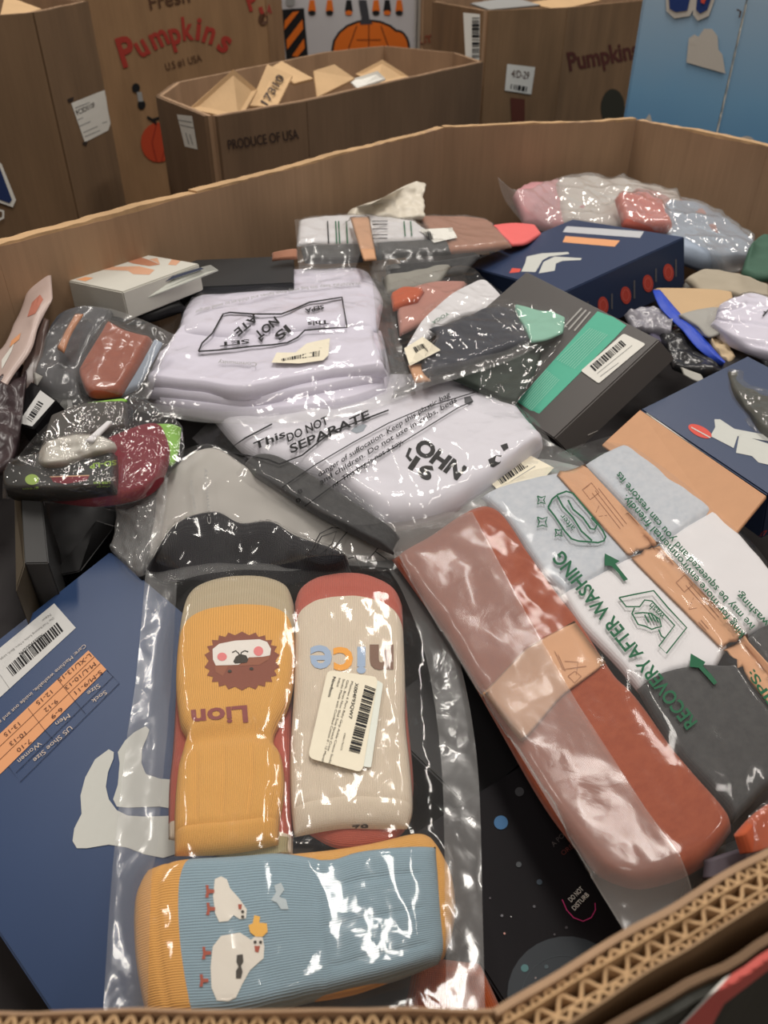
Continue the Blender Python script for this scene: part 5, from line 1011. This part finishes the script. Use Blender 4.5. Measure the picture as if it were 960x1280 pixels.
cloth('garment_pack', 'dark crumpled filler packets for the dark hollow at the left edge', 'packet', [(-20, 500), (20, 455), (34, 470)], [(-30, 600), (10, 590), (24, 560)], [], [], (.915, .918, .89, .89), .012, plain('purple grey plastic', (64, 52, 54), .3, .3, 40, .6, .5), (30, 34), seed=128, amp=.007, freq=50)  # dark crumple put in to stand for the shaded hollow
# small black cartons with barcode labels
def stand(label, px, zz, t_, mat, dirn=None, name='small_box'):
    cs = [W(p[0], p[1], q_) for p, q_ in zip(px, zz)]; th = thing(name, label, 'box', tuple(sum(cs, Vector())/4), 'small black cartons at the left'); o = slab('carton', cs, t_, mat, th, .0008, dirn); return th, o, bvh_of([o])
e4 = Q(0, 320, 5.333)
a1_, a2_, a3_ = stand('small black carton with a white barcode end label, left of the gadget pack', e4((165, 800), (375, 960), (225, 1150), (80, 1120)), (.915, .912, .898, .897), .03, BLK)
on('barcode_label', a3_, [e4((268, 895), (365, 965), (215, 1135), (122, 1112))], ink('cool sticker paper', (206, 206, 204)), a1_, .0006); barcode('barcode', a3_, e4((255, 965), (175, 1085), (210, 1110), (290, 985)), 14, INK, a1_, .001, 5)
a1_, a2_, a3_ = stand('small black carton with a slim label edge, beside the barcode one', e4((470, 820), (560, 850), (590, 960), (350, 1070)), (.915, .915, .903, .893), .03, BLK)
on('label', a3_, [e4((462, 880), (485, 1005), (370, 1075), (365, 1000))], ink('cool sticker paper', (206, 206, 204)), a1_, .0006); on('label_grey_patch', a3_, [e4((440, 930), (455, 1010), (380, 1055), (375, 1010))], ink('grey label', (120, 120, 116)), a1_, .0009)  # flat grey patch on the label
e5 = Q(0, 560, 4.8)
a1_, a2_, a3_ = stand('dark grey open carton side standing at the left above the navy box', e5((125, 290), (250, 290), (292, 690), (148, 692)), (.885, .885, .868, .868), .06, plain('dark grey card', (66, 66, 66), .5, .1, 30, .05), Vector((0, .002, -.06)))
a1_, a2_, a3_ = stand('narrow khaki board edge at the far left', e5((85, 300), (125, 300), (148, 700), (95, 860)), (.878, .885, .868, .862), .05, plain('khaki board', (72, 64, 52), .6, .1, 30, .05), Vector((0, 0, -.05)))
a1_, a2_, a3_ = stand('glossy black carton standing on edge behind the navy box', e5((575, 432), (690, 466), (480, 740), (300, 775)), (.850, .850, .828, .828), .03, plain('gloss black card', (16, 16, 17), .3, .1, 30, .02, .5))
lines('pale_edge', a3_, [e5((575, 434), (305, 770)), e5((575, 433), (688, 466))], .8, GREYT, a1_, .0008)  # thin grey line along two carton edges
cloth('garment_pack', 'black filler packet for the dark gap between the cartons and the crumpled bag', 'packet', [(56, 628), (100, 628), (150, 640)], [(30, 790), (60, 750), (140, 690)], [(56, 690)], [(150, 665)], (.838, .838, .815, .818), .01, BLK, (24, 24), seed=129, amp=.002)  # black filler added where a dark gap shows

# ---- gadget pouch in clear wrap
q3 = Q(0, 480, 3)
MAR = plain('maroon cloth', (124, 34, 48), .75, .12, 120, .3); LIME = plain('lime cloth', (140, 196, 80), .6, .08, 60, .2)
mar = cloth('maroon_pouch', 'maroon cloth pouch behind the gadget pack', 'pouch', [(140, 552), (185, 533), (205, 538)], [(56, 626), (120, 633), (178, 622), (204, 602)], [(96, 596)], [(214, 566)], (.894, .894, .880, .882), .014, MAR, (34, 34), seed=131, amp=.001, edge=.1)
lim = cloth('lime_cloth', 'lime green cloth tag at the right of the gadget pack', 'cloth', q3((565, 150), (640, 150), (680, 165)), q3((625, 300), (650, 305), (672, 250)), q3((610, 220)), [], (.900, .900, .884, .884), .004, LIME, (16, 20), seed=132, amp=.002)
lim2 = cloth('lime_cloth', 'thin lime green cloth edge at the top of the gadget pack', 'cloth', q3((330, 70), (450, 55), (480, 62)), q3((325, 80), (400, 76), (470, 72)), [], [], (.915, .915, .913, .913), .004, LIME, (16, 8), seed=133)
gp = thing('gadget_pack', 'black blister pack with green lettering in crinkled clear wrap at the left', 'gadget', tuple(W(80, 590, .885)))
GP = coons(q3((50, 320), (150, 290), (300, 250), (440, 270)), q3((30, 420), (200, 425), (340, 418), (440, 405)), q3((20, 370)), q3((445, 340)), (.906, .902, .890, .893), 40, 24)
go = soft('card', GP, .012, plain('gadget black card', (52, 52, 50), .4, .1, 30, .1), gp, amp=.0006, seed=134, edge=.06, under=.8); gt_ = bvh_of([go])
on('red_window', gt_, [q3((190, 350), (335, 345), (325, 362), (245, 375), (200, 368))], MAR, gp, .0006); lines('window_edge', gt_, [q3((188, 348), (335, 343))], 1.4, KPAP, gp, .0008)
on('green_button', gt_, [q3(*ellipse(120, 358, 26, 20))], ink('green button', (160, 190, 90)), gp, .001)
LG_ = ink('lime ink', (160, 200, 70))
text('printed_text', gt_, 'SD-LP', q3((435, 285))[0], q3((335, 300))[0], 6, LG_, gp, .0008, .02); text('printed_text', gt_, 'SC-1Y', q3((432, 348))[0], q3((358, 352))[0], 5, WHT, gp, .0008, .01); text('printed_text', gt_, 'USB fast', q3((412, 365))[0], q3((350, 368))[0], 3, LG_, gp, .0008); text('printed_text', gt_, 'charge', q3((412, 380))[0], q3((362, 383))[0], 3, LG_, gp, .0008); text('printed_text', gt_, 'green', q3((145, 388))[0], q3((85, 390))[0], 3, LG_, gp, .0008)
sil = cloth('plastic_roll', 'silvery bunched plastic roll across the gadget pack', 'wrap', q3((160, 235), (250, 200), (360, 195), (430, 220)), q3((165, 320), (240, 318), (330, 290), (420, 268)), q3((140, 285)), q3((440, 245)), (.915, .915, .905, .905), .022, plain('silver wrap', (200, 196, 186), .22, .1, 60, .9, .7), (50, 30), seed=135, amp=.006, freq=60, edge=.35)
dg = cloth('folded_garment', 'dark grey cloth between the gadget pack and the left clear bag', 'garment', q3((190, 130), (330, 80), (480, 75)), q3((150, 240), (350, 200), (480, 170)), [], [], (.912, .912, .900, .900), .01, plain('warm grey cloth', (78, 74, 70), .7, .1, 40, .2), (30, 20), seed=136, amp=.002)
wz = cloth('white_strip', 'narrow white strap lying over the grey cloth by the gadget pack', 'strap', q3((315, 215), (400, 140)), q3((350, 220), (425, 145)), [], [], (.922, .922, .920, .920), .003, WHC, (20, 6), seed=137)
gb, gf_, GG = bag('clear_bag', 'crinkled clear wrap around the gadget pack, maroon pouch and lime cloth', q3((180, 150), (330, 60), (500, 40), (650, 130), (685, 165)), q3((10, 430), (180, 450), (360, 465), (520, 440), (600, 370)), q3((100, 240), (20, 340)), q3((690, 250), (660, 310)), (.918, .902, .880, .880), [mar, lim, gp.children[0], sil, dg], film('wrinkled wrap', .06, .06, bump=.7, scale=50, refl=.10), (100, 80), amp=.006, freq=20, seed=28, it=8)
# ---- crumpled film between the gadget pack and the navy box
cloth('folded_garment', 'black cloth under the crumpled film above the navy box', 'garment', [(160, 640), (200, 620)], [(140, 690), (180, 730)], [], [], (.86, .862, .845, .845), .01, BLG, (20, 20), seed=138)
cb2, cf2, _g = bag('clear_bag', 'grey crumpled clear film hanging between the gadget pack and the navy box', [(150, 622), (196, 590), (212, 600)], [(140, 690), (176, 722), (200, 700)], [], [], (.872, .882, .848, .850), [], film('grey crumple', .3, .1, bump=.9, scale=40), (40, 40), amp=.010, freq=30, seed=29)

# ---- bottom right corner
og = cloth('folded_garment', 'orange garment in crinkled film at the front right of the bin', 'garment', [(918, 1045), (945, 1015), (985, 990)], [(925, 1068), (950, 1062), (1000, 1040)], [], [], (.885, .885, .878, .878), .008, ORG, (20, 20), seed=141, amp=.002)
pp = cloth('folded_garment', 'grey violet garment at the front right beside the rim', 'garment', [(880, 1075), (920, 1062), (990, 1045)], [(878, 1100), (920, 1090), (990, 1075)], [], [], (.865, .868, .862, .862), .008, plain('grey violet cloth', (92, 84, 92), .7, .1, 40, .2), (20, 14), seed=142, amp=.002)
qb, qf, _g = bag('clear_bag', 'small crinkled clear bag over the orange garment at the front right rim', [(935, 1020), (960, 1000), (1000, 985)], [(932, 1078), (950, 1085), (1005, 1060)], [], [], (.888, .888, .878, .878), [og], film('wrinkled wrap', 0), (40, 40), amp=.005, seed=30)
cloth('folded_garment', 'dark filler garment for the dark gap below the big multi-pack corner', 'garment', [(860, 1100), (900, 1060), (950, 1040)], [(840, 1150), (890, 1110), (960, 1070)], [], [], (.845, .85, .84, .84), .01, DKC, (20, 20), seed=143)  # filler cloth, coloured dark so the gap reads as shade

# ---- keep everything soft inside the bin walls
def clampin(x, y, m):
    if inside(x, y, INNER, m): return x, y
    best = None; n = len(INNER); cx, cy = .05, .7
    for i in range(n):
        a = INNER[i]; b = INNER[(i+1) % n]; dx, dy = b[0]-a[0], b[1]-a[1]; l = math.hypot(dx, dy)
        t = max(.02, min(.98, ((x-a[0])*dx+(y-a[1])*dy)/(l*l))); px, py = a[0]+t*dx, a[1]+t*dy
        d = math.hypot(x-px, y-py)
        if best is None or d < best[0]:
            nx, ny = -dy/l, dx/l
            if (cx-px)*nx+(cy-py)*ny < 0: nx, ny = -nx, -ny
            best = (d, px+nx*m*1.2, py+ny*m*1.2)
    return best[1], best[2]
skip = ('cardboard_bin', 'cardboard_flap', 'cardboard_sleeve', 'hanging_label', 'floor', 'wall', 'clothing_heap')
for o in list(bpy.data.objects):
    if o.type != 'MESH' or '_off' not in o: continue
    off = Vector(o['_off']); r = o
    while r.parent: r = r.parent
    if r.name.startswith(skip): continue
    if any(c.name.startswith('carton') for c in r.children): continue
    for v in o.data.vertices:
        p = v.co+off
        if p.z > .999 or (abs(p.x) < .35 and .2 < p.y < .8): continue
        x, y = clampin(p.x, p.y, .003)
        if x != p.x or y != p.y: v.co = Vector((x, y, p.z))-off
for o in bpy.data.objects:
    if '_off' in o: del o['_off']
